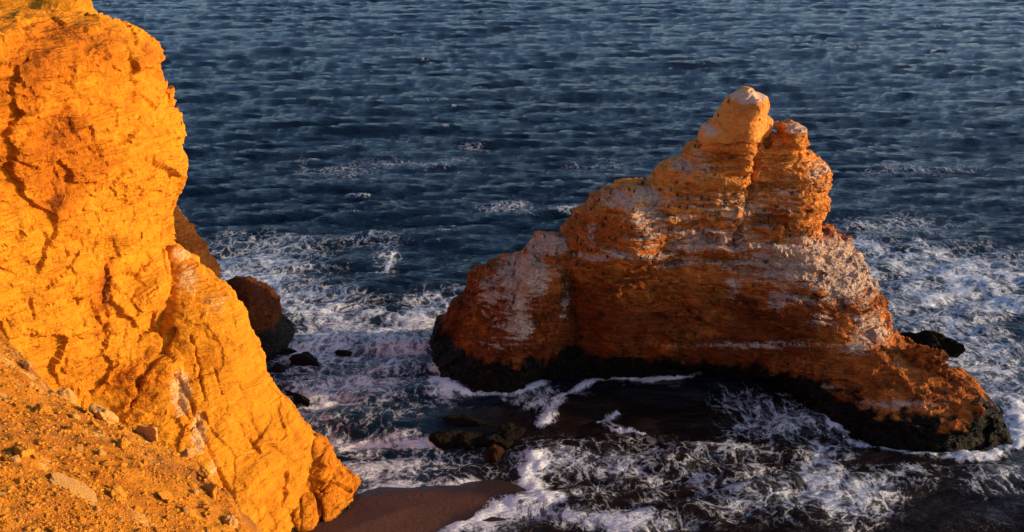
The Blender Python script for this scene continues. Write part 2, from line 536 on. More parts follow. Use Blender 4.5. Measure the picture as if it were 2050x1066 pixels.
def build_sea():
    ys = [40.0]
    while ys[-1] < 1100:
        y = ys[-1]
        ys.append(y + (1.0 if y < 95 else min(0.30 + (y - 95) * 0.0030 + ((y - 95) / 260) ** 2 * 0.9, 3.6)))
    while ys[-1] < 15000:
        ys.append(ys[-1] * 1.06)
    ys = np.array(ys)
    s = np.linspace(-0.66, 0.66, 760)
    wide = np.concatenate([np.array([-4, -2.5, -1.6, -1.1, -0.8]), s, np.array([0.8, 1.1, 1.6, 2.5, 4])])
    Y, S = np.meshgrid(ys, wide, indexing='ij')
    X = S * (Y + 12)
    x, y = X.ravel(), Y.ravel()
    P0 = np.stack([x, y, np.zeros_like(x)], 1)
    a, adx, ady = ocean_tile(512, 211.0, 4.3, (0.18, -0.98), 3, 0.25)
    b, bdx, bdy = ocean_tile(512, 83.0, 2.7, (-0.25, -0.97), 5, 0.12)
    c, _, _ = ocean_tile(512, 431.0, 6.6, (0.12, -1.0), 9, 0.6)
    ca, sa = math.cos(0.35), math.sin(0.35)
    xr, yr = x * ca + y * sa, -x * sa + y * ca
    fade = 1 - sstep(900, 1500, y)
    dist_small = 1 - sstep(350, 700, y)
    h1, h2, h3 = sample(a, x, y, 211.0), sample(b, xr, yr, 83.0), sample(c, x, y, 431.0)
    gust = np.clip(1 + 0.9 * fbm(P0, (45, 70, 60), 3, 3), 0.35, 1.9)
    z = (0.25 * h1 * gust + 0.10 * h2 * dist_small + 0.34 * h3 * np.clip(1 + 0.8 * fbm(P0, (70, 50, 60), 2, 13), 0.3, 1.8)) * fade
    dx = (0.36 * sample(adx, x, y, 211.0) * gust + 0.12 * sample(bdx, xr, yr, 83.0)) * fade
    dy = (0.36 * sample(ady, x, y, 211.0) * gust + 0.12 * sample(bdy, xr, yr, 83.0)) * fade
    px, py = project(P0)
    foam = np.zeros_like(x)
    wob = np.stack([x, y, 0 * x], 1)
    wx = 22 * fbm(wob, 9.0, 3, 40); wy = 14 * fbm(wob, 9.0, 3, 50)
    near = (y < 600)
    for (cx, cy, rx, ry, am) in FOAM:
        g = 0.76 * am * np.exp(-(((px + wx - cx) / rx) ** 2 + ((py + wy - cy) / ry) ** 2))
        foam = np.maximum(foam, g) + 0.25 * np.minimum(foam, g)
    foam = np.where(foam > 0.40, 0.40 + 0.36 * (foam - 0.40), foam)
    ridge = np.zeros_like(x)
    jig = 1.3 * fbm(P0, 3.5, 4, 60)
    for pts, w, am in LINES:
        W = np.array([at_z(p[0], p[1])[:2] for p in pts])
        m = (x > W[:, 0].min() - 12) & (x < W[:, 0].max() + 12) & (y > W[:, 1].min() - 12) & (y < W[:, 1].max() + 12)
        q = P0[m][:, :2] + np.stack([jig[m], jig[m]], 1)
        d = np.full(len(q), 1e9)
        for k in range(len(W) - 1):
            e = W[k + 1] - W[k]
            t = np.clip(((q - W[k]) @ e) / (e @ e), 0, 1)
            d = np.minimum(d, np.sqrt(((q - W[k] - t[:, None] * e) ** 2).sum(1)))
        g = 0.8 * am * np.exp(-(d / w) ** 2)
        foam[m] = np.maximum(foam[m], g)
        ridge[m] = np.maximum(ridge[m], np.exp(-(d / (w * 1.3)) ** 2) * min(w, 1.5))
    foam *= np.clip(1 + 0.95 * fbm(P0, (6.0, 9.0, 6.0), 4, 70), 0.15, 1.5)
    # whitecaps on the steepest crests
    cap = sstep(2.35, 3.1, h1 * gust * 0.75 + 0.55 * h2) * fade * np.clip(fbm(P0, (40, 60, 40), 2, 80) + 0.45, 0, 1)
    foam = np.maximum(foam * (0.7 + 0.3 * (1 - sstep(220, 330, y))), cap * 0.42)
    # quieter water in the lee of the stack and at the shore
    cx, cy = at_z(800, 1040)[:2]
    calm = sstep(6, 26, np.hypot(x - cx, (y - cy) * 1.2))
    z *= 0.25 + 0.75 * calm
    chop = np.clip(foam, 0, 1)
    z += 0.32 * ridge * (0.6 + 0.6 * perlin(P0 / 1.6, 90)) + chop * (0.22 * fbm(P0, 2.2, 3, 95) + 0.06) * (0.3 + 0.7 * calm)
    V = np.stack([x - dx * (0.3 + 0.7 * calm), y - dy * (0.3 + 0.7 * calm), z], 1)
    ny, nx = Y.shape
    i = np.arange(ny - 1)[:, None] * nx + np.arange(nx - 1)[None, :]
    i = i.ravel()
    Q = np.stack([i, i + 1, i + nx + 1, i + nx], 1)
    murk_shade = np.clip(1.5 * np.exp(-(((px - 1500) / 720) ** 4 + ((py - 960) / 190) ** 4)), 0, 1) * sstep(780, 1050, px + 0.4 * (py - 900))  # brown murk plus the bay's shade and stack reflection, put into the water colour
    return mesh_from('sea', V, Q, sea_material(), {'foam': foam, 'murk_shade': murk_shade}, smooth=True)

def sea_material():
    t = NT('sea water')
    foam = t.attr('foam')
    murk_shade = t.attr('murk_shade')
    co = t.map((1.0, 0.70, 1.0))
    co = t.addv(co, t.mul(t.noisec(0.10, 2, co), 6.0))
    warp = t.addv(co, t.mul(t.noisec(0.30, 2, co), 3.4))
    r1 = t.math('SUBTRACT', 1.0, t.math('MULTIPLY', t.math('ABSOLUTE', t.math('SUBTRACT', t.noise(0.42, 5, 0.62, co=warp), 0.5)), 7.0), clamp=True)
    r2 = t.math('SUBTRACT', 1.0, t.math('MULTIPLY', t.math('ABSOLUTE', t.math('SUBTRACT', t.noise(1.25, 4, 0.65, co=warp), 0.5)), 5.0), clamp=True)
    nz = t.noise(0.42, 7, 0.74, co=co)
    warp3 = t.addv(co, t.mul(t.noisec(0.5, 3, co), 3.2))
    e1 = t.ss(t.voro(0.46, 'DISTANCE_TO_EDGE', co=warp3), 0.0, 0.26, 1.0, 0.0)
    e2 = t.ss(t.voro(1.4, 'DISTANCE_TO_EDGE', co=warp3), 0.0, 0.30, 1.0, 0.0)
    lace = t.math('ADD', t.math('MULTIPLY', r1, 0.13), t.math('MULTIPLY', r2, 0.13))
    lace = t.math('ADD', lace, t.math('ADD', t.math('MULTIPLY', e1, 0.22), t.math('MULTIPLY', e2, 0.18)))
    lace = t.math('ADD', lace, t.math('MULTIPLY', nz, 0.70))
    thr = t.math('SUBTRACT', 1.00, t.math('MULTIPLY', foam, 0.82))
    fm = t.ss(lace, t.math('SUBTRACT', thr, 0.18), t.math('ADD', thr, 0.34))
    fm = t.math('MULTIPLY', fm, t.ss(foam, 0.02, 0.12))
    milky = t.math('MULTIPLY', t.ss(t.math('ADD', foam, t.math('MULTIPLY', t.math('SUBTRACT', nz, 0.5), 1.2)), 0.12, 0.8), 0.26)
    cover = t.math('MAXIMUM', fm, milky)
    deep = t.mix(t.ss(foam, 0.1, 0.9), (0.004, 0.013, 0.028), (0.020, 0.056, 0.085))
    deep = t.mix(murk_shade, deep, (0.012, 0.006, 0.004))
    col = t.mix(cover, deep, (0.76, 0.78, 0.82))
    w1 = t.noise(0.42, 5, 0.62, co=t.map((0.24, 1.35, 1.0), t.map((1, 1, 1), None, 0.16), 0.5), dist=0.3)
    w2 = t.noise(1.7, 3, 0.6, co=t.map((0.34, 1.3, 1.0), t.map((1, 1, 1), None, -0.22), 0.7))
    patch = t.ss(t.noise(0.018, 4, 0.6, co=t.map((0.6, 1.0, 1.0))), 0.35, 0.65, 0.6, 1.25)
    w3 = t.noise(0.13, 4, 0.6, co=t.map((0.30, 1.3, 1.0), t.map((1, 1, 1), None, 0.05), 0.3), dist=0.3)
    hgt = t.math('ADD', t.math('MULTIPLY', w3, 0.9), t.math('MULTIPLY', w1, 0.75))
    hgt = t.math('ADD', t.math('MULTIPLY', hgt, patch), t.math('MULTIPLY', w2, t.math('ADD', 0.45, t.math('MULTIPLY', foam, 0.2))))
    n0 = t.bump(hgt, 0.9, 1.0)
    t.b.inputs['IOR'].default_value = 1.33
    return t.done(col, t.math('ADD', 0.10, t.math('MULTIPLY', fm, 0.75)), n0, t.math('SUBTRACT', 0.235, t.math('MULTIPLY', fm, 0.14)))

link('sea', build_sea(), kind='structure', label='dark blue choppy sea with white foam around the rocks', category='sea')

# ------------------------------------------------------------------ beach
def build_beach():
    edge = [(640,1000),(712,988),(770,977),(850,972),(930,976),(985,985),(1012,1000),(990,1022),(940,1042),(900,1066),(860,1110),(800,1200),(600,1300),(420,1200),(500,1010)]
    W = np.array([at_z(*p)[:2] for p in edge])
    xs = np.arange(-62, 14, 0.35); ys = np.arange(76, 136, 0.35)
    X, Y = np.meshgrid(xs, ys, indexing='ij')
    q = np.stack([X.ravel(), Y.ravel()], 1)
    d = poly_sdf(W, q)
    P = np.stack([q[:, 0], q[:, 1], 0 * q[:, 0]], 1)
    z = np.where(d > 0, 0.10 + 0.11 * np.minimum(d, 6) + 0.16 * np.maximum(d - 6, 0), 0.10 + 0.13 * d)
    z = np.clip(z, -3, 5) + 0.05 * fbm(P, 4.0, 3, 4) + 0.015 * fbm(P, 0.8, 2, 5)
    V = np.stack([q[:, 0], q[:, 1], z], 1)
    ny, nx = X.shape
    i = (np.arange(ny - 1)[:, None] * nx + np.arange(nx - 1)[None]).ravel()
    Q = np.stack([i, i + nx, i + nx + 1, i + 1], 1)
    t = NT('wet sand')
    n = t.noise(0.35, 7, 0.6)
    wetb = t.ss(t.math('ADD', t.attr('shore'), t.math('MULTIPLY', t.math('SUBTRACT', t.noise(0.5, 5, 0.6), 0.5), 2.4)), 0.6, 2.8, 1.0, 0.0)
    col = t.mix(n, (0.062, 0.026, 0.016), (0.105, 0.046, 0.030))
    col = t.mix(t.math('MULTIPLY', wetb, 0.75), col, (0.022, 0.012, 0.010))
    col = t.mix(t.ss(t.noise(0.9, 6, 0.7, co=t.map((0.5, 1.6, 1.0))), 0.60, 0.70), col, (0.035, 0.019, 0.014))
    col = t.mix(t.ss(t.noise(9.0, 3), 0.62, 0.75), col, (0.05, 0.034, 0.028))
    m = t.done(col, t.math('SUBTRACT', 0.7, t.math('MULTIPLY', wetb, 0.4)), t.bump(t.noise(2.0, 8, 0.65), 0.14, 0.9), 0.14)
    return mesh_from('beach', V, Q, m, {'shore': d}, smooth=True)
link('beach', build_beach(), kind='structure', label='small wet brown sand beach at the foot of the cliff', category='beach')

# ------------------------------------------------------------------ sea stack
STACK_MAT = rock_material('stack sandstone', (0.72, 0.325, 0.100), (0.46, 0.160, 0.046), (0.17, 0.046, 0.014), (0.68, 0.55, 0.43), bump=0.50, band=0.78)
STACK_SMOOTH = rock_material('smooth summit sandstone', (0.72, 0.325, 0.100), (0.46, 0.160, 0.046), (0.17, 0.046, 0.014), (0.68, 0.55, 0.43), bump=0.2, band=0.25)
WL = [(868,714),(890,761),(918,778),(972,787),(1025,779),(1072,763),(1125,755),(1196,750),(1300,750),(1400,748),(1517,753),(1571,770),(1607,797),(1634,823),(1670,847),(1737,873),(1805,891),(1881,902),(1958,893),(1998,882)]
def wl(px0, px1, dz=0.0):
    return [(p[0], p[1], at_z(p[0], p[1])[1]) for p in WL if px0 <= p[0] <= px1]

def detail(V, Q, amp=1.0, seed=0, blocky=0.35, pit=0.0, facet=0.0, fcell=(5.0, 5.0, 3.0)):
    N = vnormals(V, Q)
    d = 0.22 * fbm(V, 5.0, 3, seed) + 0.17 * fbm(V, (2.6, 2.6, 0.8), 4, seed + 20, ridge=True) + 0.10 * fbm(V, (0.9, 0.9, 0.5), 3, seed + 30)
    if facet:
        d += facet * facets(V + 0.6 * np.stack([perlin(V / 3.0, seed + 51), perlin(V / 3.0, seed + 52), perlin(V / 3.0, seed + 53)], 1), fcell, seed + 55) + 0.4 * facet * facets(V, tuple(0.36 * c for c in fcell), seed + 56)
    W = V + 0.9 * np.stack([perlin(V / 1.7, seed + 41), perlin(V / 1.7, seed + 42), 0.6 * perlin(V / 1.7, seed + 43)], 1)
    f1, edge, idv = worley(W, (3.4, 3.4, 1.2), seed + 3)
    f1, edge, idw = worley(W, (1.3, 1.3, 0.55), seed + 4)
    d += blocky * ((idv - 0.5) + 0.55 * (idw - 0.5))
    if pit:
        px, py = project(V)
        m = np.full(len(V), 0.30)
        for (cx, cy, rx, ry, am) in DARKP:
            m += 2.0 * am * np.exp(-(((px - cx) / rx) ** 2 + ((py - cy) / ry) ** 2))
        d -= pit * np.clip(m, 0, 1) * (sstep(0.0, 0.5, fbm(V, (2.6, 2.6, 1.2), 4, seed + 60)) + 0.6 * sstep(0.0, 0.5, fbm(V, (1.1, 1.1, 0.7), 3, seed + 64)))
    cnt = np.zeros(len(V)); np.add.at(cnt, Q.ravel(), 1)
    for _ in range(1):                      # ease the steps so that no face is torn
        acc = np.zeros(len(V)); fm_ = d[Q].mean(1)
        for k in range(4):
            np.add.at(acc, Q[:, k], fm_)
        d = 0.7 * d + 0.3 * acc / np.maximum(cnt, 1)
    d *= 0.6 + 0.4 * sstep(-0.1, 0.45, -N[:, 1])
    return V + N * (d * amp)[:, None], N

def cut_cracks(V, N, cracks, seed=0):
    """open joints in the rock: polylines surveyed on the face, (points, half width px, depth m)"""
    px, py = project(V)
    jx = 9 * fbm(V, 2.2, 4, seed + 70)
    q = np.stack([px + jx, py + jx], 1)
    off = np.zeros(len(V))
    wid = fbm(V, 3.0, 2, seed + 77)
    for pts, w, dep in cracks:
        P = np.array(pts, float)
        d = np.full(len(q), 1e9)
        for k in range(len(P) - 1):
            e = P[k + 1] - P[k]
            t = np.clip(((q - P[k]) @ e) / (e @ e), 0, 1)
            d = np.minimum(d, np.sqrt(((q - P[k] - t[:, None] * e) ** 2).sum(1)))
        off = np.maximum(off, 0.8 * dep * np.exp(-(d / (0.75 * w)) ** 2) * np.clip(0.8 + 1.4 * wid, 0, 1.3))
    return V - N * off[:, None]

def stack_attrs(V, N, cover):
    px, py = project(V)
    tone = 0.48 + 0.55 * (1 - sstep(9, 20, V[:, 2])) - 0.42 * sstep(22, 31, V[:, 2]) + 0.3 * fbm(V, (9, 9, 5), 3, 35) - 0.5 * sstep(40, 52, V[:, 0]) * (1 - sstep(10, 14, V[:, 2]))  # red-brown lower rock, darkened further so its shade sits in the colour
    up = sstep(0.15, 0.75, N[:, 2])
    guano = np.zeros(len(V))
    for (cx, cy, rx, ry, am) in cover:
        guano = np.maximum(guano, am * np.exp(-(((px - cx) / rx) ** 2 + ((py - cy) / ry) ** 2)))
    guano = 1.28 * guano * (0.82 + 0.35 * up) + 0.12 * up * (V[:, 2] > 9)
    right = sstep(40, 52, V[:, 0])
    wet = 1 - sstep(2.2 - 0.6 * right, 7.2 - 0.6 * right, V[:, 2] + (1.5 + 0.8 * right) * fbm(V, 5.0, 4, 33))  # black tidal band; below the lip it also paints the undercut's shade
    return tone, guano, wet

def put_rock(name, V, Q, mat, parent=None, amp=1.0, seed=0, cover=(), blocky=0.35, attrs=None, pit=0.0, cracks=None, facet=0.0, fcell=(5.0, 5.0, 3.0), **props):
    V2, N0 = detail(V, Q, amp, seed, blocky, pit, facet, fcell)
    if cracks:
        V2 = cut_cracks(V2, N0, cracks, seed)
    N = vnormals(V2, Q)
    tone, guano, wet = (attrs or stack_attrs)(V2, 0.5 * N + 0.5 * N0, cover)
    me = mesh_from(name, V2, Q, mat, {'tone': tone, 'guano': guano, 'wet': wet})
    return link(name, me, parent, **props)

STACK_CRACKS = [([(1438,243),(1446,256),(1456,262)],3,.6),([(1400,291),(1450,290),(1520,291)],3.5,.9),([(1152,470),(1150,560),(1152,700)],3.5,.5),([(1536,285),(1514,330),(1503,380),(1491,430),(1472,490)],6,2.6),
 ([(1250,570),(1400,572),(1470,578)],3,.5),([(1260,610),(1320,600),(1370,612),(1400,640),(1440,660)],4,.7),([(1030,540),(1028,600),(1010,660)],3.5,.7),([(1115,490),(1118,560),(1116,620)],3,.6),([(940,590),(1025,575)],4,.8),
 ([(1410,360),(1410,340)],3,.5),([(1470,560),(1480,600),(1520,640)],3,.5),([(1600,300),(1590,340)],3,.5)]
CLIFF_CRACKS = [([(212,535),(218,560),(210,590),(216,640),(205,690)],4,1.3),([(180,600),(190,625),(202,650)],3,.8),([(500,880),(520,905)],3,.8),([(575,945),(568,1010)],3,.8),([(640,985),(645,1045)],5,1.5),
 ([(350,745),(378,800),(402,860),(432,930),(455,985)],5,1.0),([(262,815),(285,745),(330,700),(345,660)],7,1.4),([(280,500),(290,540)],3,.7),([(300,600),(308,585)],3,.7),([(430,740),(445,790)],3,.5),([(40,330),(70,335)],4,.6),
 ([(10,190),(60,195)],3,.5),([(275,400),(285,385)],3,.5),([(290,590),(312,575)],4,.7),([(60,600),(70,640)],3,.5),([(380,670),(400,740),(410,800)],3,.6)]
GUANO = [(1300,450,55,60,.62),(1290,395,50,25,.6),(1420,480,150,40,.62),(1600,520,180,55,.75),(1700,545,80,75,.72),(1480,420,120,60,.50),(1350,520,120,22,.5),(1230,512,110,16,.6),
 (1500,194,40,16,.72),(1418,265,30,25,.5),(1390,330,60,40,.5),(1600,258,40,14,.6),(1570,390,60,80,.42),(1250,400,60,30,.5),(1640,350,40,40,.45),
 (1600,595,100,28,.52),(1500,692,150,12,.62),(1740,660,60,60,.46),(1700,700,60,22,.55),(1560,600,30,40,.6),(1800,810,150,20,.46),(1600,775,130,10,.5),
 (1420,692,120,10,.55),(1470,575,25,30,.6),(1800,735,80,40,.3),(1380,440,100,14,.5),(1370,400,100,12,.4),(1185,470,14,40,.4),(1640,640,40,30,.45)]
body_outline = [(1120,1000,158),(1120,640,163),(1132,480,166),(1142,456,167),(1161,434,167.5),(1187,411,168),(1225,385,168),(1247,372,168),(1300,372,167.5),(1315,351,167),(1345,332,166.5),
 (1375,323,166),(1382,299,166),(1397,289,166),(1470,286,166),(1530,287,166),(1552,270,166.5),(1580,282,166.5),(1600,289,166.5),(1617,298,166.5),(1619,310,167),(1645,323,167),(1660,329,167),(1673,355,167),
 (1662,374,167),(1660,392,167),(1666,402,167),(1651,430,167),(1639,460,166.5),(1664,467,166),(1682,479,165.5),(1716,501,164.5),(1733,525,163),(1755,570,160),(1769,597,158.5),
 (1782,638,156.5),(1800,678,154),(1825,698,151.5),(1872,712,148),(1890,746,145.5),(1931,768,143),(1962,786,141),(1998,818,139),(2019,858,138),(2022,920,138),(2000,1010,138)]
body_face = wl(1120, 2000) + [
 (1150,700,158.5),(1250,692,155.5),(1339,708,155.0),(1440,722,153.5),(1544,748,150.5),(1616,790,147.5),(1692,813,143.8),(1782,831,138.8),(1895,836,137.2),(1962,822,137.6),
 (1200,610,157.8),(1300,610,158.2),(1400,615,157.6),(1500,625,155.8),(1600,640,152.8),(1680,660,150.5),(1750,690,149.5),(1700,740,147.5),(1800,740,145.2),(1850,770,142.5),(1900,790,140.8),
 (1160,540,161.0),(1260,540,157.4),(1350,545,158.8),(1450,550,158.8),(1540,560,156.8),(1630,570,155.0),(1700,590,154.8),(1740,600,156.0),
 (1170,490,163.0),(1268,490,157.6),(1330,490,160.6),(1400,490,160.4),(1468,490,160.2),(1500,490,160.8),(1570,490,160.2),(1640,490,160.6),(1690,510,161.5),
 (1190,440,165.5),(1262,430,159.4),(1318,430,162.0),(1400,430,161.8),(1482,430,161.2),(1500,430,163.6),(1560,430,162.6),(1615,430,162.6),(1640,430,165.0),
 (1250,395,164.6),(1275,390,163.0),(1340,385,163.4),(1420,380,162.6),(1490,375,161.8),(1510,375,164.2),(1570,370,163.2),(1625,370,163.2),(1655,372,165.6),
 (1390,335,164.2),(1440,330,163.4),(1498,325,162.6),(1520,325,164.8),(1570,325,164.2),(1620,325,164.6),(1500,300,163.6),(1545,300,165.4),(1430,300,164.6)]
def body_back(x, z, F):
    xr = np.interp(x, [-6, 20, 40, 60], [176, 178, 174, 150])
    return np.maximum(F + 2.5, xr - np.clip(z, 0, 40) * np.interp(x, [0, 40, 60], [0.20, 0.18, 0.25]))
def body_strat(x, z):
    a = 0.55 + 2.0 * sstep(11, 16, z) * (1 - 0.35 * sstep(27, 33, z))
    return a * (0.35 + 0.65 * sstep(2, 7, z))
V, Q = solid(body_outline, body_face, body_back, 0.24, 0.6, body_strat, 0.30, seed=11, edge=0.7)
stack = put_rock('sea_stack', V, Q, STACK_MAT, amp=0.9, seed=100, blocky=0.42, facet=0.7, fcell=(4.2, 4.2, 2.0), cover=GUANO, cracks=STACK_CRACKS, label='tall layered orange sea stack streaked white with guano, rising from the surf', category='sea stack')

# pinnacle
pin_out = [(1398,300,165.5),(1401,289,165.5),(1403,276,165.5),(1411,259,165.5),(1427,248,165.5),(1446,227,165.2),(1457,209,165),(1480,190,165),(1495,181,165),(1510,182,165),(1514,190,165),(1536,197,165.5),
 (1540,212,166),(1534,231,166),(1544,241,166),(1544,252,166),(1536,269,166),(1525,287,165.5),(1520,305,165)]
pin_face = [(1420,285,164.0),(1460,285,162.4),(1500,287,161.6),(1512,287,162.0),(1522,275,163.6),(1430,265,164.2),(1470,255,162.6),(1505,255,161.4),(1522,250,163.0),(1536,250,165.0),
 (1470,225,163.0),(1500,225,161.8),(1516,222,162.0),(1530,222,164.2),(1485,200,163.8),(1515,200,162.6),(1530,204,164.4)]
V, Q = solid(pin_out, pin_face, lambda x, z, F: np.maximum(F + 1.2, 168.5 + 0 * x), 0.2, 0.3, lambda x, z: 0.08 + 0 * x, 0.0, zmin=33.0, seed=12, edge=0.9, rim=0.2)
put_rock('pinnacle', V, Q, STACK_SMOOTH, stack, 0.6, 130, GUANO, 0.12, cracks=STACK_CRACKS, facet=0.55, fcell=(3.0, 3.0, 2.4), label='smooth pointed summit block with whitened top')
knob_out = [(1562,300,166.5),(1566,288,166.5),(1560,265,166.5),(1559,248,166.5),(1581,247,166.5),(1607,252,166.5),(1617,261,166.5),(1614,272,166.5),(1621,284,166.5),(1614,296,166.5),(1600,303,166.5)]
knob_face = [(1575,285,164.6),(1590,270,164.0),(1605,270,164.6),(1575,262,164.9),(1600,285,164.3)]
V, Q = solid(knob_out, knob_face, lambda x, z, F: np.maximum(F + 1.2, 169 + 0 * x), 0.2, 0.25, lambda x, z: 1.0 + 0 * x, 0.0, zmin=34.0, seed=13, edge=1.0, rim=0.25)
put_rock('summit_block', V, Q, STACK_MAT, stack, 0.6, 150, GUANO, 0.4, facet=0.5, fcell=(2.2, 2.2, 1.2), label='smaller cracked block on the right shoulder')
# left buttress
BG = [(1050,560,55,55,.85),(1095,490,50,25,.75),(975,600,40,50,.5),(1000,690,60,30,.45),(1040,650,40,60,.7),(1135,590,20,60,.5),(1050,560,10,10,.1),(1095,490,40,22,.6),(1040,620,25,60,.6),(1000,560,40,20,.4),(990,650,50,50,.35),(1130,620,20,50,.4),(1120,540,25,40,.35)]
but_out = [(860,900,163),(864,760,164),(867,690,166.5),(872,665,167),(893,647,167),(900,629,167),(925,607,167),(941,593,167),(938,565,167),(950,543,167),(982,540,167),(1025,531,167),(1040,517,167),
 (1061,495,167),(1082,481,167),(1104,472,167),(1136,470,167),(1158,480,167),(1168,600,165),(1170,760,161),(1165,960,158)]
but_face = wl(860, 1130) + [(890,700,163.5),(930,700,158.6),(985,720,154.6),(1040,715,154.8),(1110,705,157.2),(1150,705,159.5),(920,640,164.0),(970,640,159.8),(1020,640,157.4),(1080,640,156.9),(1125,640,157.8),(1160,640,161),
 (960,570,164.0),(1010,575,161.4),(1050,560,159.2),(1085,560,159.6),(1120,560,160.6),(1150,560,163),(1060,515,163.4),(1110,500,163.6),(1140,500,164.6)]
V, Q = solid(but_out, but_face, lambda x, z, F: np.maximum(F + 2, 174 - 0.2 * np.clip(z, 0, 30)), 0.24, 0.8, lambda x, z: 0.6 + 0 * x, 0.28, seed=14, edge=0.8)
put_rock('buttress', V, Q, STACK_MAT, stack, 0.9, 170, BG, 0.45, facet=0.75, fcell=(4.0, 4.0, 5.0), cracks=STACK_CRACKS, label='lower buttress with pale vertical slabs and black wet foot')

# ------------------------------------------------------------------ near cliff
CLIFF_MAT = rock_material('cliff sandstone', (0.66, 0.290, 0.022), (0.50, 0.175, 0.012), (0.17, 0.042, 0.006), (0.80, 0.52, 0.24), bump=0.34, band=0.45)
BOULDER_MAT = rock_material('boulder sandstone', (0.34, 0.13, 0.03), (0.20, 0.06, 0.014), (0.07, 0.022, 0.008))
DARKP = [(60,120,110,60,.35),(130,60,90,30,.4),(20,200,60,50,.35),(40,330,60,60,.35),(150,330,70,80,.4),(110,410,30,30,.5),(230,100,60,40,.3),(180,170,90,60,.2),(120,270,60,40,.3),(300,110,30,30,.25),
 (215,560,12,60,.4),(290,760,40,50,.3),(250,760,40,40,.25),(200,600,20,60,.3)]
PALEP = [(378,560,36,50,.72),(430,610,60,50,.55),(362,785,26,60,1.0),(398,870,20,55,.95),(425,940,16,40,.7),(362,512,28,20,.9),(440,640,90,90,.30),(520,880,70,110,.22),(215,600,10,30,.5)]
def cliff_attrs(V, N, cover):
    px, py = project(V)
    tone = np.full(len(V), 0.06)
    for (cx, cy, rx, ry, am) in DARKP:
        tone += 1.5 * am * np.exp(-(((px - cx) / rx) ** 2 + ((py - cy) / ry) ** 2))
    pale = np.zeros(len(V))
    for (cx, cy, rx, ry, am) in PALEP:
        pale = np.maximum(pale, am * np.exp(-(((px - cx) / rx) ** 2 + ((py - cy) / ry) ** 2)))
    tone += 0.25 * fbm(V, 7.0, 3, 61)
    wet = 1 - sstep(0.6, 2.4, V[:, 2])
    return tone, pale, wet
cl_out = [(-420,1500,96),(-420,30,100),(0,44,112),(110,48,118),(200,52,123),(262,66,126),(300,88,127.5),(318,110,128),(326,128,128),(312,136,128),(314,170,128),(326,210,128.5),(338,235,128.5),(342,270,128.5),
 (348,310,128.5),(362,338,128.5),(354,372,128.5),(340,410,128.5),(333,440,128.5),(338,500,128),(375,600,127),(420,720,123),(480,900,118),(560,1150,110),(600,1300,106)]
cl_face = [(-300,100,97),(-300,400,96),(-300,800,94),(0,80,106.5),(0,250,106.5),(0,450,106),(0,650,104.5),(0,850,102),(100,100,111),(100,300,111),(100,500,110.5),(100,700,109),(100,850,107),
 (200,100,116.5),(200,250,116.5),(200,400,116.5),(200,560,115.5),(200,720,114),(200,860,111),(280,130,122.5),(290,250,122.6),(310,350,123.2),(270,470,119.8),(300,600,119),(300,720,116.6),(310,820,113.0),(345,740,116.4),(365,860,112.0),(410,940,109.6),(430,1060,106.5),(330,560,122)]
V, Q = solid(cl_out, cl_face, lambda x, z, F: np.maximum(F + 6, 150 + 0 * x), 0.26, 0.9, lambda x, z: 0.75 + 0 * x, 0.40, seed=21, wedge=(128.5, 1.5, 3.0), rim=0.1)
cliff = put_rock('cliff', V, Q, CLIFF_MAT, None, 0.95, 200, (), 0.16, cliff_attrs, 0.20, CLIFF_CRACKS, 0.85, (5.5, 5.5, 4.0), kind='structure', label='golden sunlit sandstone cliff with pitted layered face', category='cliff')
sp_out = [(290,560,127),(325,505,128),(345,497,128),(380,515,128),(430,558,127),(462,585,126),(490,625,125.5),(505,665,125),(520,710,124.5),(545,770,124),(575,815,123.5),(603,850,123.2),(640,895,122.8),(672,930,122.4),(692,960,122.2),(706,990,122),
 (702,1030,119.5),(690,1060,118),(690,1200,116),(600,1500,112),(200,1500,104),(230,1000,112),(270,760,123)]
sp_face = [(360,560,124.5),(400,560,125.5),(350,640,120.5),(420,640,122),(470,660,122.5),(345,740,117.0),(400,740,118.4),(470,740,120.2),(520,780,121.5),(380,840,113.8),(430,840,115.6),(500,850,118),(570,860,120.4),
 (420,920,111.2),(480,950,113),(560,950,116.4),(630,960,119.6),(470,1040,107.4),(300,740,120),(325,860,115.5),(355,950,112.5),(385,1050,109.5),(540,1050,111),(610,1040,115),(660,1010,118.8),(640,1062,115.5),(560,1200,104),(480,1200,101)]
V, Q = solid(sp_out, sp_face, lambda x, z, F: np.maximum(F + 5, 140 + 0 * x), 0.26, 1.2, lambda x, z: 0.05 + 0.5 * sstep(16, 26, z), 0.30, seed=22, wedge=(124.5, 1.0, 0.9))
put_rock('spur', V, Q, CLIFF_MAT, cliff, 0.75, 230, (), 0.10, cliff_attrs, 0.04, CLIFF_CRACKS, 0.5, (5.0, 5.0, 7.0), label='smooth sloping orange spur at the foot of the cliff')
te_out = [(-420,400,140),(-420,-70,150),(0,-30,150),(100,-18,150),(150,-4,150),(166,6,150),(172,22,150),(182,36,150),(186,60,150),(190,400,150)]
te_face = [(0,24,146),(100,30,147),(160,34,148),(-200,20,143),(60,5,149)]
V, Q = solid(te_out, te_face, lambda x, z, F: np.maximum(F + 6, 175 + 0 * x), 0.4, 1.5, lambda x, z: 0.4 + 0 * x, 0.25, zmin=45, seed=23, wedge=(150, 1.5))
put_rock('upper_terrace', V, Q, CLIFF_MAT, cliff, 0.6, 250, (), 0.2, lambda V, N, c: (np.full(len(V), 0.1), np.zeros(len(V)), np.zeros(len(V))), label='low rounded terrace on top of the cliff')
fl_out = [(250,420,163),(320,395,163),(350,420,163),(372,452,163),(392,480,163),(410,500,163),(422,530,163),(438,570,163),(450,700,162),(450,1000,160),(230,1000,160)]
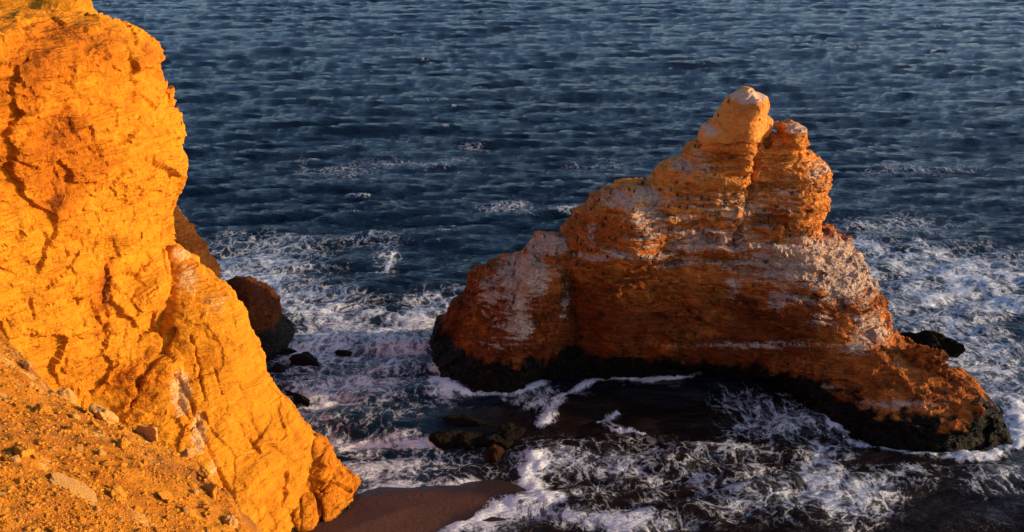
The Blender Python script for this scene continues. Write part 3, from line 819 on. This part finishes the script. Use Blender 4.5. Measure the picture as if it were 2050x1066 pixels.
V, Q = solid(fl_out, [(355,480,161),(390,520,161),(390,600,160),(330,460,160)], lambda x, z, F: F + 10, 0.4, 1.5, lambda x, z: 0.4 + 0 * x, 0.3, seed=24, wedge=(163, 1.0, 1.5))
put_rock('far_shoulder', V, Q, BOULDER_MAT, cliff, 0.7, 260, (), 0.3, lambda V, N, c: (np.full(len(V), 0.15), np.zeros(len(V)), 1 - sstep(1.5, 4, V[:, 2])), label='brown shaded shoulder of the cliff behind the spur')  # boulder's darker brown stands in for the shade on this cliff rock

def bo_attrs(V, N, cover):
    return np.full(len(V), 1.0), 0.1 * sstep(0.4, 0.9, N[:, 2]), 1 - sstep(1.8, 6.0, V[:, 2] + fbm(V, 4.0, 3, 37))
bo_out = [(400,900,170),(405,620,171),(430,585,171),(468,566,172),(490,564,172),(515,575,172),(540,595,172),(552,615,172),(560,640,172),(575,655,172),(585,665,172),(583,720,172),(560,900,170)]
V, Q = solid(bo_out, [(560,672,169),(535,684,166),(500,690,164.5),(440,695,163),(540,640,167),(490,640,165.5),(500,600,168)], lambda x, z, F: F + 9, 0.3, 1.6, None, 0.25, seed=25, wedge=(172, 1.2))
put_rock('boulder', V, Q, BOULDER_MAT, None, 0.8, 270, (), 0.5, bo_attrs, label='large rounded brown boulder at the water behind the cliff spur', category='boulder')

# ------------------------------------------------------------------ loose rocks in the water
def sphere_grid(n):
    """cube sphere: verts, quads"""
    V, Q, ids = [], [], {}
    def vid(p):
        k = tuple(np.round(p, 6))
        if k not in ids:
            ids[k] = len(V); V.append(np.array(p) / np.linalg.norm(p))
        return ids[k]
    t = np.tan(np.linspace(-1, 1, n + 1) * math.pi / 4)
    for ax in range(3):
        for sg in (-1, 1):
            for i in range(n):
                for j in range(n):
                    f = []
                    for di, dj in ((0, 0), (1, 0), (1, 1), (0, 1)):
                        p = [0, 0, 0]; p[ax] = sg; p[(ax + 1) % 3] = t[i + di]; p[(ax + 2) % 3] = t[j + dj]
                        f.append(vid(p))
                    Q.append(f if sg > 0 else f[::-1])
    return np.array(V), np.array(Q)
SPH = {n: sphere_grid(n) for n in (2, 3, 5, 14, 24)}

def blob(n, radii, seed, rough=0.3, cuts=7, lo=0.55):
    """rock lump: sphere cut by random planes and roughened"""
    U, Q = SPH[n]
    r = np.random.default_rng(seed)
    V = U.copy()
    rad = np.ones(len(U))
    for k in range(cuts):
        d = r.normal(size=3); d /= np.linalg.norm(d)
        c = r.uniform(lo, 0.9)
        dp = U @ d
        rad = np.where(dp > 1e-3, np.minimum(rad, c / np.maximum(dp, 1e-3)), rad)
    V = U * rad[:, None]
    if rough:
        V = V * (1 + rough * fbm(U, 0.55, 4 if n > 10 else 2, seed))[:, None]
    return V * np.array(radii), Q

DARKROCK = rock_material('wet black rock', (0.014, 0.009, 0.006), (0.008, 0.006, 0.005), (0.005, 0.004, 0.0035), bump=0.25, band=0.4)
BROWNROCK = rock_material('wet brown rock', (0.05, 0.018, 0.006), (0.022, 0.010, 0.005), (0.010, 0.007, 0.005), bump=0.25, band=0.4)
def water_rock(px, py, wpx, hgt, aspect, rot, seed, label, mat=None, name='rock', z=0.0, group=None):
    c = at_z(px, py, z)
    w = wpx / FPX * (c[1] * CP + (CAMH - z) * SP)
    V, Q = blob(24, (w * 0.6, w * 0.6 * aspect, hgt), seed, 0.30, 12)
    cr, sr = math.cos(rot), math.sin(rot)
    V = np.stack([V[:, 0] * cr - V[:, 1] * sr, V[:, 0] * sr + V[:, 1] * cr, V[:, 2] - 0.1 * hgt], 1)
    zero = np.zeros(len(V))
    me = mesh_from(name, V, Q, mat or DARKROCK, {'tone': zero + 0.4, 'guano': zero, 'wet': zero})
    o = link(name, me, None, label=label, category='rock')
    o.location = c
    if group:
        o['group'] = group
    return o
water_rock(608, 726, 74, 1.5, 0.8, 0.1, 301, 'flat black rock awash in foam just off the sunlit cliff spur')
water_rock(546, 749, 48, 1.8, 0.7, 0.3, 302, 'black wet rock tucked against the foot of the sunlit spur')
water_rock(528, 712, 18, 3.2, 1.2, 0.2, 303, 'narrow dark rock edge showing between spur and the brown boulder')
water_rock(598, 802, 86, 1.3, 0.30, -0.75, 304, 'long low black rock slanting out from the cliff foot')
water_rock(690, 707, 34, 0.7, 0.6, 0.0, 305, 'small black rock barely above the foam, farthest from the cliff')
water_rock(728, 827, 30, 0.6, 0.6, 0.0, 306, 'tiny dark rock in foam above the breaking wave')
water_rock(566, 703, 44, 0.6, 0.6, 0.0, 307, 'low black rock awash beside the brown boulder')
water_rock(572, 668, 34, 2.2, 0.9, 0.0, 308, 'ragged black rock at the tip of the brown boulder')
water_rock(930, 845, 86, 1.3, 0.55, -0.3, 309, 'long black rock nearest the buttress in the dark bay')
water_rock(892, 882, 66, 1.7, 0.8, 0.2, 310, 'black rock at the left end of the bay cluster')
water_rock(1016, 876, 56, 2.3, 0.7, 0.5, 311, 'tallest black rock of the bay cluster, lit brown on one side')
water_rock(946, 882, 60, 1.2, 0.8, 0.1, 312, 'low dark rock in the middle of the bay cluster')
water_rock(992, 912, 40, 1.6, 0.8, 0.9, 313, 'dark brown rock nearest the beach in the bay cluster', BROWNROCK)
water_rock(995, 885, 60, 1.2, 0.8, 0.9, 314, 'low dark rock between the tall and the near bay rocks')
water_rock(1846, 706, 128, 4.0, 0.35, -0.5, 315, 'black rocky shelf in the surf behind the foot of the sea stack')
water_rock(1893, 709, 50, 1.6, 0.6, -0.2, 316, 'low black rock at the seaward end of the black shelf')

toe_attr = lambda V, N, cover: (np.full(len(V), 0.45), np.zeros(len(V)), 1 - sstep(0.3, 1.8, V[:, 2]))
TOE_CRACKS = [([(640,985),(672,968),(705,985)],3.5,.9),([(655,915),(668,945),(660,968)],3,.6),([(640,1005),(644,1050)],4,1.0),([(600,1000),(604,1060)],3,.6)]
toe_out = [(600,900,122),(630,890,122),(652,903,122),(674,932,122),(692,960,121.6),(709,990,121),(703,1028,118.5),(690,1052,116.8),(690,1120,116),(630,1120,115),(628,1000,118)]
V, Q = solid(toe_out, [(650,940,119.6),(668,960,119.4),(640,1000,117.2),(668,1005,117.6),(690,1005,119),(650,1040,115.6),(680,1040,116.6)], lambda x, z, F: F + 8, 0.2, 0.9, lambda x, z: 0.3 + 0 * x, 0.35, seed=26, wedge=(121, 1.2), lowcell=3.0)
put_rock('boulder', V, Q, CLIFF_MAT, None, 0.7, 280, (), 0.7, toe_attr, 0.0, TOE_CRACKS, label='cracked brown outcrop at the toe of the spur beside the sand', category='boulder')
toe2_out = [(545,1090,114),(560,1035,115),(582,1008,116),(606,996,116.5),(628,1004,116.5),(638,1035,115.8),(640,1075,114.5),(640,1160,113),(545,1160,112)]
V, Q = solid(toe2_out, [(590,1030,113.6),(615,1030,114.2),(600,1060,112.8),(625,1062,113)], lambda x, z, F: F + 6, 0.2, 0.9, lambda x, z: 0.25 + 0 * x, 0.3, seed=27, wedge=(115, 1.2), lowcell=3.0)
put_rock('boulder', V, Q, CLIFF_MAT, None, 0.6, 285, (), 0.6, toe_attr, 0.0, TOE_CRACKS, label='rounded orange block below the smooth spur at the bottom edge', category='boulder')
for (px_, py_, Y_, rad_, sd_) in ((1836, 712, 149.0, (2.6, 1.8, 2.2), 331), (1868, 716, 147.4, (2.4, 1.6, 1.9), 332), (1884, 742, 145.4, (1.6, 1.3, 1.3), 333)):
    V, Q = blob(24, rad_, sd_, 0.55, 5)
    c = at_y(px_, py_ + 8, Y_)
    zero = np.zeros(len(V))
    o = link('knoll', mesh_from('knoll', V, Q, STACK_MAT, {'tone': zero + 0.75, 'guano': zero + 0.15, 'wet': zero + 0.2}), stack)
    o.location = c
water_rock(704, 990, 26, 1.3, 0.8, 0.5, 324, 'small black rock where spur, sand and water meet')

# ------------------------------------------------------------------ foreground slope
PB = np.array([0, 0, CAMH]) + ray(500, 1063) * 22.0
GA, GB = -0.50, -0.36
def plane_z(x, y):
    return PB[2] + GA * (x - PB[0]) + GB * (y - PB[1])
def at_plane(px, py):
    d = ray(px, py)
    t = (PB[2] - GA * PB[0] - GB * PB[1] - CAMH) / (d[2] - GA * d[0] - GB * d[1])
    return np.array([0, 0, CAMH]) + d * t
EDGE = [(-90,590),(0,668),(55,716),(100,762),(140,778),(180,806),(232,822),(262,842),(330,880),(380,896),(400,930),(442,962),(462,1005),(505,1060),(560,1180),(640,1500)]
EW = np.array([at_plane(*p)[:2] for p in EDGE])
EW = np.concatenate([EW[:1] + np.array([[-14, 10]]), EW, np.array([[EW[-1, 0] + 2, -12], [-70, -12], [-70, 40]])])
def ground_z(q, fine=True):
    P = np.stack([q[:, 0], q[:, 1], 0 * q[:, 0]], 1)
    d = poly_sdf(EW, q) + 0.25 * fbm(P, 1.3, 3, 400)
    z = plane_z(q[:, 0], q[:, 1])
    z = z + np.where(d < 0, 1.6 * d, 0) - 0.25 * np.exp(-(d / 0.8) ** 2)
    z = z + 0.35 * fbm(P, 5.0, 3, 410) + 0.16 * fbm(P, 1.1, 4, 420, ridge=True)
    if fine:
        f1, e, idv = worley(P, 0.42, 430)
        z = z + 0.11 * np.clip(0.45 - f1, 0, 1) * (idv > 0.4) * 2 + 0.07 * fbm(P, 0.3, 3, 440)
    return z, d
gx = np.concatenate([np.arange(-70, -26, 1.5), np.arange(-26, 0, 0.075), np.arange(0, 8, 0.8)])
gy = np.concatenate([np.arange(-12, 10, 1.2), np.arange(10, 38, 0.085), np.arange(38, 50, 1.0)])
GX, GY = np.meshgrid(gx, gy, indexing='ij')
gq = np.stack([GX.ravel(), GY.ravel()], 1)
gz, gd = ground_z(gq)
gV = np.stack([gq[:, 0], gq[:, 1], gz], 1)
ni, nj = GX.shape
gi = (np.arange(ni - 1)[:, None] * nj + np.arange(nj - 1)[None]).ravel()
gQ = np.stack([gi, gi + nj, gi + nj + 1, gi + 1], 1)
keep = (gd[gQ] > -7).any(1)
gQ = gQ[keep]
used = np.unique(gQ); remap = np.full(len(gV), -1); remap[used] = np.arange(len(used))
gV2, gQ2 = gV[used], remap[gQ]
gt = NT('gravelly ochre ground')
gn = gt.noise(0.9, 6, 0.65)
gcol = gt.mix(gt.ss(gn, 0.3, 0.7), (0.42, 0.130, 0.012), (0.64, 0.240, 0.018))
gcol = gt.mix(gt.ss(gt.noise(0.35, 6, 0.68), 0.48, 0.66), gcol, (0.34, 0.125, 0.030))
gcol = gt.mix(gt.ss(gt.noise(9.0, 4, 0.7), 0.57, 0.70), gcol, (0.34, 0.105, 0.012))
gcol = gt.mix(gt.ss(gt.noise(0.5, 6, 0.6, co=gt.map((1, 1, 1), gt.addv(gt.co, (31, 7, 3)))), 0.60, 0.68), gcol, (0.72, 0.37, 0.09))
gmat = gt.done(gcol, 0.95, gt.bump(gt.noise(6.0, 6, 0.72), 0.16, 1.0), 0.1)
slope = link('slope', mesh_from('slope', gV2, gQ2, gmat), kind='structure', label='gravelly ochre slope in the near corner dropping to the gully', category='slope')

def build_wall():
    pts = EW[:-2]
    seg = np.linalg.norm(np.diff(pts, axis=0), axis=1); L = np.concatenate([[0], np.cumsum(seg)])
    u = np.arange(0, L[-1], 0.7)
    E = np.stack([np.interp(u, L, pts[:, 0]), np.interp(u, L, pts[:, 1])], 1)
    for _ in range(30):
        E[1:-1] = (E[:-2] + E[1:-1] * 2 + E[2:]) / 4
    T = np.gradient(E, axis=0); T /= np.linalg.norm(T, axis=1, keepdims=True)
    Nn = np.stack([-T[:, 1], T[:, 0]], 1)
    zt = plane_z(E[:, 0], E[:, 1]) - 7.5
    vv = np.linspace(0, 1, 80)
    UU, VV = np.meshgrid(np.arange(len(E)), vv, indexing='ij')
    out = 4.2 + 17 * VV ** 1.1
    zz_ = zt[UU] * (1 - VV) - 2.5 * VV
    P = np.stack([E[UU, 0] + Nn[UU, 0] * out, E[UU, 1] + Nn[UU, 1] * out, zz_], -1).reshape(-1, 3)
    dd = 1.2 * fbm(P, (7, 7, 4), 4, 450) + 0.8 * (strata(P[:, 2]) - 0.5)
    P[:, 0] += Nn[UU.ravel(), 0] * dd; P[:, 1] += Nn[UU.ravel(), 1] * dd
    n1, n2 = UU.shape
    i = (np.arange(n1 - 1)[:, None] * n2 + np.arange(n2 - 1)[None]).ravel()
    Qw = np.stack([i, i + 1, i + n2 + 1, i + n2], 1)
    z0 = np.zeros(len(P))
    return mesh_from('gully_wall', P, Qw, CLIFF_MAT, {'tone': z0 + 0.1, 'guano': z0, 'wet': 1 - sstep(0.5, 2, P[:, 2])})
link('gully_wall', build_wall(), slope, label='sunlit ochre wall dropping from the slope lip to the shore')

def stone_mat(name, c1, c2):
    t = NT(name)
    inf = t.n('ShaderNodeObjectInfo').outputs['Random']
    col = t.mix(t.math('ADD', t.math('MULTIPLY', t.noise(4.0, 5, 0.65), 0.6), t.math('MULTIPLY', inf, 0.4)), c1, c2)
    return t.done(col, 0.93, t.bump(t.noise(11.0, 5, 0.65), 0.05, 0.9), 0.12)
SM_PALE = stone_mat('pale slab stone', (0.50, 0.22, 0.05), (0.76, 0.38, 0.10))
SM_OCHRE = stone_mat('ochre stone', (0.52, 0.18, 0.015), (0.82, 0.34, 0.03))
NRM = Vector((-GA, -GB, 1)).normalized()
def place_stone(px, py, wpx, flat, me, label, group=None, rot=0.0, sink=0.25, asp=0.7):
    c = at_plane(px, py)
    zq, _ = ground_z(c[None, :2], False)
    w = wpx / FPX * np.linalg.norm(c - np.array([0, 0, CAMH]))
    o = link('stone', me, None, label=label, category='stone')
    if group:
        o['group'] = group
    o.location = (c[0], c[1], zq[0] + w * flat * (0.5 - sink))
    o.rotation_mode = 'QUATERNION'
    q = NRM.to_track_quat('Z', 'Y')
    from mathutils import Quaternion
    o.rotation_quaternion = q @ Quaternion((0, 0, 1), rot)
    o.scale = (w * 0.55, w * 0.55 * asp, w * 0.55 * flat)
    return o
def stone_mesh(seed, mat, n=5):
    V, Q = blob(n, (1, 1, 1), seed, 0.22 if n > 5 else 0.10, 11, 0.38)
    return mesh_from('stone', V, Q, mat)
BIG = [(128, 772, 66, 0.45, 0, 'pale slab on the lip of the foreground slope, highest of the large stones'),
 (212, 828, 96, 0.35, 0, 'wide pale grey slab half buried at the slope lip above the gully'),
 (300, 866, 70, 0.5, 0, 'pale angular stone on the lip just below the wide grey slab'),
 (378, 908, 44, 0.6, 0, 'pale stone block at the bend of the slope lip'),
 (150, 992, 120, 0.10, 0, 'long flat ochre slab lying low on the slope near the bottom left corner'),
 (238, 1000, 50, 0.4, 1, 'ochre stone at the right end of the long flat slab'),
 (408, 952, 46, 0.7, 1, 'upright ochre block near the lip beside the smooth spur'),
 (424, 988, 44, 0.7, 1, 'square ochre block near the lip, just below the upright block'),
 (462, 1035, 46, 0.6, 0, 'pale stone at the lowest visible end of the slope lip'),
 (55, 930, 60, 0.4, 1, 'flat ochre stone on the open slope near the left edge'),
 (248, 905, 40, 0.5, 1, 'ochre stone in the middle of the slope with a long shadow'),
 (330, 1000, 48, 0.4, 1, 'flat ochre stone on the lower slope left of the two blocks'),
 (90, 830, 46, 0.4, 1, 'flat ochre stone on the upper slope below the highest slab')]
for k, (px, py, w, fl, kind, lab) in enumerate(BIG):
    place_stone(px, py, w, fl, stone_mesh(500 + k, SM_OCHRE if kind else SM_PALE, 14), lab, None, random.uniform(-0.6, 0.6), 0.2, 0.6)
smesh = [stone_mesh(600 + k, SM_PALE if k % 4 == 0 else SM_OCHRE) for k in range(9)]
cnt = 0
poly_px = np.array(EDGE[1:14] + [(500, 1066), (0, 1066)], dtype=float)
while cnt < 170:
    px, py = random.uniform(0, 500), random.uniform(670, 1064)
    dpx = poly_sdf(poly_px, np.array([[px, py]]))[0]
    if dpx < 4 or (dpx > 50 and random.random() < 0.35):
        continue
    lip = dpx < 40
    hue_ = 'pale' if (cnt % 9) % 4 == 0 else 'ochre'
    where_ = 'highest' if py < 800 else ('middle' if py < 930 else 'lowest')
    lab_ = 'small %s stone along the lip of the foreground slope, %s stretch' if lip else 'small %s stone on the open gravel of the foreground slope, %s stretch'
    place_stone(px, py, random.choice([9, 10, 11, 12, 13, 15, 17, 20, 24]), random.uniform(0.4, 0.9), smesh[cnt % 9],
                lab_ % (hue_, where_), lab_ % (hue_, where_), random.uniform(0, 6.28), 0.34, random.uniform(0.55, 0.9))
    cnt += 1
# gravel too small to pick apart
sv, sq = blob(2, (1, 1, 1), 777, 0.1, 8)
GVs, GQs, ng = [], [], 0
r3 = np.random.default_rng(31)
gp = []
while len(gp) < 9000:
    px, py = r3.uniform(-60, 540), r3.uniform(640, 1120)
    gp.append(at_plane(px, py)[:2])
gp = np.array(gp)
zz_, dd_ = ground_z(gp)
gp, zz_ = gp[dd_ > -0.1], zz_[dd_ > -0.1]
for k in range(len(gp)):
    s = 0.018 * (1 + r3.pareto(2.2)); s = min(s, 0.075)
    a = r3.uniform(0, 6.28)
    ca_, sa_ = math.cos(a), math.sin(a)
    v = sv * np.array([s, s * 0.7, s * 0.6])
    v = np.stack([v[:, 0] * ca_ - v[:, 1] * sa_ + gp[k, 0], v[:, 0] * sa_ + v[:, 1] * ca_ + gp[k, 1], v[:, 2] + zz_[k] + s * 0.2], 1)
    GVs.append(v); GQs.append(sq + ng); ng += len(v)
link('gravel', mesh_from('gravel', np.concatenate(GVs), np.concatenate(GQs), SM_OCHRE), kind='stuff', label='fine ochre gravel covering the foreground slope', category='gravel')

# ------------------------------------------------------------------ birds
def tube(path, radii, n=7, squash=None):
    path = [np.array(p, float) for p in path]
    V, Q = [], []
    for k, p in enumerate(path):
        t = path[min(k + 1, len(path) - 1)] - path[max(k - 1, 0)]
        t /= np.linalg.norm(t)
        side = np.cross(t, [0, 1, 0]); side /= np.linalg.norm(side) + 1e-9
        up = np.array([0, 1.0, 0])
        sq_ = (squash or [1] * len(path))[k]
        for j in range(n):
            a = 2 * math.pi * j / n
            V.append(p + radii[k] * (math.cos(a) * side + math.sin(a) * up * sq_))
    for k in range(len(path) - 1):
        for j in range(n):
            Q.append([k * n + j, k * n + (j + 1) % n, (k + 1) * n + (j + 1) % n, (k + 1) * n + j])
    return np.array(V), np.array(Q)
def bird_material(name, c1, c2):
    t = NT(name)
    return t.done(t.mix(t.noise(9.0, 3), c1, c2), 0.6, None, 0.3)
BM = bird_material('dark plumage', (0.010, 0.009, 0.009), (0.028, 0.022, 0.018))
def perched(bend, turn):
    # tail, body, upright neck, head and bill as one skin, feet at the origin, facing +X
    path = [(-0.24, 0, 0.04), (-0.16, 0, 0.12), (-0.08, 0, 0.22), (0.0, 0, 0.34), (0.05, 0, 0.45), (0.06, 0, 0.53), (0.05 + bend, 0, 0.61), (0.08 + bend, turn, 0.68), (0.13 + bend, turn * 1.6, 0.69), (0.18 + bend, turn * 2, 0.685), (0.25 + bend, turn * 2.6, 0.67)]
    rad = [0.012, 0.05, 0.10, 0.125, 0.10, 0.06, 0.04, 0.045, 0.04, 0.016, 0.006]
    V, Q = tube(path, rad, 8, [2.5, 1.3, 1.05, 1, 1, 1, 1, 1, 1, 1, 1])
    L = [(V, Q)]
    for s in (-1, 1):
        v, q = tube([(0.0, s * 0.05, 0.24), (0.01, s * 0.055, 0.1), (0.01, s * 0.06, 0.0), (0.07, s * 0.065, -0.005)], [0.035, 0.018, 0.016, 0.014], 5)
        L.append((v, q))
    n = 0; Vs, Qs = [], []
    for v, q in L:
        Vs.append(v); Qs.append(q + n); n += len(v)
    return mesh_from('cormorant', np.concatenate(Vs), np.concatenate(Qs), BM, smooth=True)
bird_meshes = [perched(0.0, 0.0), perched(0.04, 0.03), perched(-0.03, -0.04), perched(0.02, 0.06)]
C4 = lambda L: [(1120 + x * .3752, 160 + y * .3752) for x, y in L]
C5 = lambda L: [(1400 + x * .4501, 440 + y * .4501) for x, y in L]
C3 = lambda L: [(840 + x * .3565, 440 + y * .3565) for x, y in L]
BIRDS = [
 ('crest', 'dark cormorant standing on the stepped skyline left of the summit pinnacle', C4([(420,552),(435,550),(450,548),(270,600),(210,640),(165,680),(95,740),(60,790),(720,350)])),
 ('upper face', 'dark cormorant perched on the upper ledges left of the long crack', C4([(660,468),(810,468),(625,550),(535,575),(595,590),(822,560),(630,612),(685,622),(755,625),(795,630),(815,625),(885,632),(895,660),(880,672),(935,668),(765,668),(585,675),(680,680),(640,672),(800,720),(840,730)])),
 ('bright nose', 'dark cormorant perched on the whitened sunlit nose of the stack', C4([(368,580),(400,588),(395,682),(455,795),(490,800),(530,800),(580,795),(600,795),(650,795),(435,838),(575,850),(375,790),(390,795)])),
 ('brown flank', 'dark cormorant clinging to the shaded brown flank below the nose', C4([(240,760),(265,830),(300,840),(330,775),(240,735),(110,880),(145,900),(175,910),(258,935),(360,950),(395,918),(435,955),(475,960),(100,840)])),
 ('white ledges', 'dark cormorant on the broad whitened ledges right of the crack', C4([(1070,750),(1110,740),(1165,760),(1225,810),(1285,815),(1300,812),(1315,810),(1455,825),(1490,845),(1270,845),(1550,950),(1100,970),(1030,905),(792,865),(770,820),(840,840)]) + C5([(240,285),(298,185),(460,128),(40,100),(400,50),(330,40),(500,50)])),
 ('arch row', 'dark cormorant in the long row on the ledge above the black undercut', C5([(15,540),(68,520),(110,525),(145,522),(180,535),(232,535),(270,545),(330,545),(355,550),(370,555),(388,555),(405,555),(430,560),(272,575),(480,565),(415,515)]) + C3([(1450,648),(1550,640),(1655,660),(1590,680)])),
 ('lower face', 'dark cormorant alone on the smooth lower face of the stack', C5([(90,350),(255,370),(555,660),(555,695),(648,385),(605,490)]) + C3([(1550,410),(1025,525),(1180,370),(1280,445)])),
 ('buttress crest', 'dark cormorant on the skyline of the low left buttress', C3([(700,88),(768,80),(785,82),(805,85),(320,278),(383,272),(400,275),(500,240),(535,240),(595,165),(640,145)])),
 ('buttress face', 'dark cormorant in the cleft between buttress and main stack', C3([(850,180),(878,250),(850,300),(862,380),(860,410),(715,195),(775,605),(800,500),(755,455)])),
 ('buttress slabs', 'dark cormorant at the foot of the pale buttress slabs', C3([(710,555),(660,580),(645,585),(512,488)])),
 ('pinnacle top', 'dark cormorant on the left edge of the summit pinnacle near its top', C4([(898,112)])),
 ('pinnacle side', 'dark cormorant halfway up the left edge of the summit pinnacle', C4([(845,190)])),
 ('knob', 'dark cormorant on the left corner of the small summit block', C4([(1175,228)])),
]
sv_, sq_, sn = [], [], 0
svn = []
for o in [stack] + list(stack.children):
    n = len(o.data.vertices)
    a = np.empty(n * 3, np.float32); o.data.vertices.foreach_get('co', a); a = a.reshape(-1, 3)
    p = np.empty(len(o.data.polygons) * 4, np.int32); o.data.loops.foreach_get('vertex_index', p)
    sv_.append(a); sq_.append(p.reshape(-1, 4) + sn); sn += n
    svn.append(vnormals(a.astype(float), p.reshape(-1, 4)))
SV, SQ, SN = np.concatenate(sv_), np.concatenate(sq_), np.concatenate(svn)
bvh = BVHTree.FromPolygons(SV.tolist(), SQ.tolist())
CAMV = Vector((0, 0, CAMH))
SPX, SPY = project(SV.astype(float))
bi = 0
ORD = ['leftmost', 'second', 'third', 'fourth', 'fifth', 'sixth', 'seventh', 'eighth', 'ninth', 'tenth', 'eleventh', 'twelfth', 'thirteenth', 'fourteenth', 'fifteenth', 'sixteenth', 'seventeenth', 'eighteenth', 'nineteenth', 'twentieth', 'twenty-first', 'twenty-second', 'twenty-third', 'twenty-fourth']
for zone, lab, pts in BIRDS:
    pts = sorted(pts)
    for kk, (px, py) in enumerate(pts):
        hit = None
        for dy in (3, 5, 8, 12, 17, 24):
            d = Vector(ray(px, py + dy)).normalized()
            loc, nrm, fi, dist = bvh.ray_cast(CAMV, d)
            if loc is not None:
                hit = loc; break
        if hit is None:
            continue
        H = np.array(hit)
        m = np.where((np.abs(SV - H) < 1.4).all(1) & (SN[:, 2] > 0.25) & (SN[:, 1] < 0.5))[0]
        if len(m):
            sc = (SPX[m] - px) ** 2 + (SPY[m] - py - 5) ** 2 + 40 * (1 - SN[m, 2])
            H = SV[m[np.argmin(sc)]].astype(float)
        tail = '' if len(pts) == 1 else (', leftmost one' if kk == 0 else (', rightmost one' if kk == len(pts) - 1 else ', ' + ORD[kk] + ' from left'))
        o = link('cormorant', bird_meshes[bi % 4], None, label=lab + tail, category='bird')
        if len(pts) > 1:
            o['group'] = 'cormorants: ' + zone
        o.location = (H[0], H[1] - 0.08, H[2] - 0.02)
        o.rotation_euler = (0, 0, random.uniform(0, 6.28))
        s = random.uniform(0.95, 1.2)
        o.scale = (s, s, s)
        bi += 1

def flying_bird(px, py, Y, span, rz, bank, label):
    body, q = tube([(-0.5, 0, 0), (-0.36, 0, 0), (-0.15, 0, 0), (0.1, 0, 0), (0.3, 0, 0.01), (0.42, 0, 0.02), (0.55, 0, 0.01)], [0.05, 0.05, 0.11, 0.11, 0.05, 0.05, 0.01], 8, [1.6] + [1] * 6)
    root = link('flying_bird', mesh_from('flying_bird', body * span, q, BM, smooth=True), None, label=label, category='bird')
    for s in (-1, 1):
        pl = [(0.12, -0.14, 0.05, 0.0), (0.16, -0.10, 0.35, 0.16), (0.10, -0.12, 0.6, 0.20), (-0.02, -0.10, 0.85, 0.16)]
        V = []
        for lead, trail, yy, zz0 in pl:
            for dz in (0.012, -0.012):
                V += [(lead, s * yy, zz0 + dz), (trail, s * yy, zz0 + dz)]
        Qw = []
        for k in range(3):
            a, b = 4 * k, 4 * k + 4
            Qw += [[a, a + 1, b + 1, b], [a + 2, b + 2, b + 3, a + 3], [a, b, b + 2, a + 2], [a + 1, a + 3, b + 3, b + 1]]
        Qw += [[0, 2, 3, 1], [12, 13, 15, 14]]
        link('wing', mesh_from('wing', np.array(V) * span, np.array(Qw), BM), root)
    root.location = at_y(px, py, Y)
    root.rotation_euler = (bank, 0, rz)
flying_bird(1147, 75, 235, 0.75, 2.4, 0.5, 'dark seabird flying low over the open sea near the top')
flying_bird(1962, 479, 160, 0.55, 0.6, 0.7, 'dark seabird flying above the foam right of the sea stack')
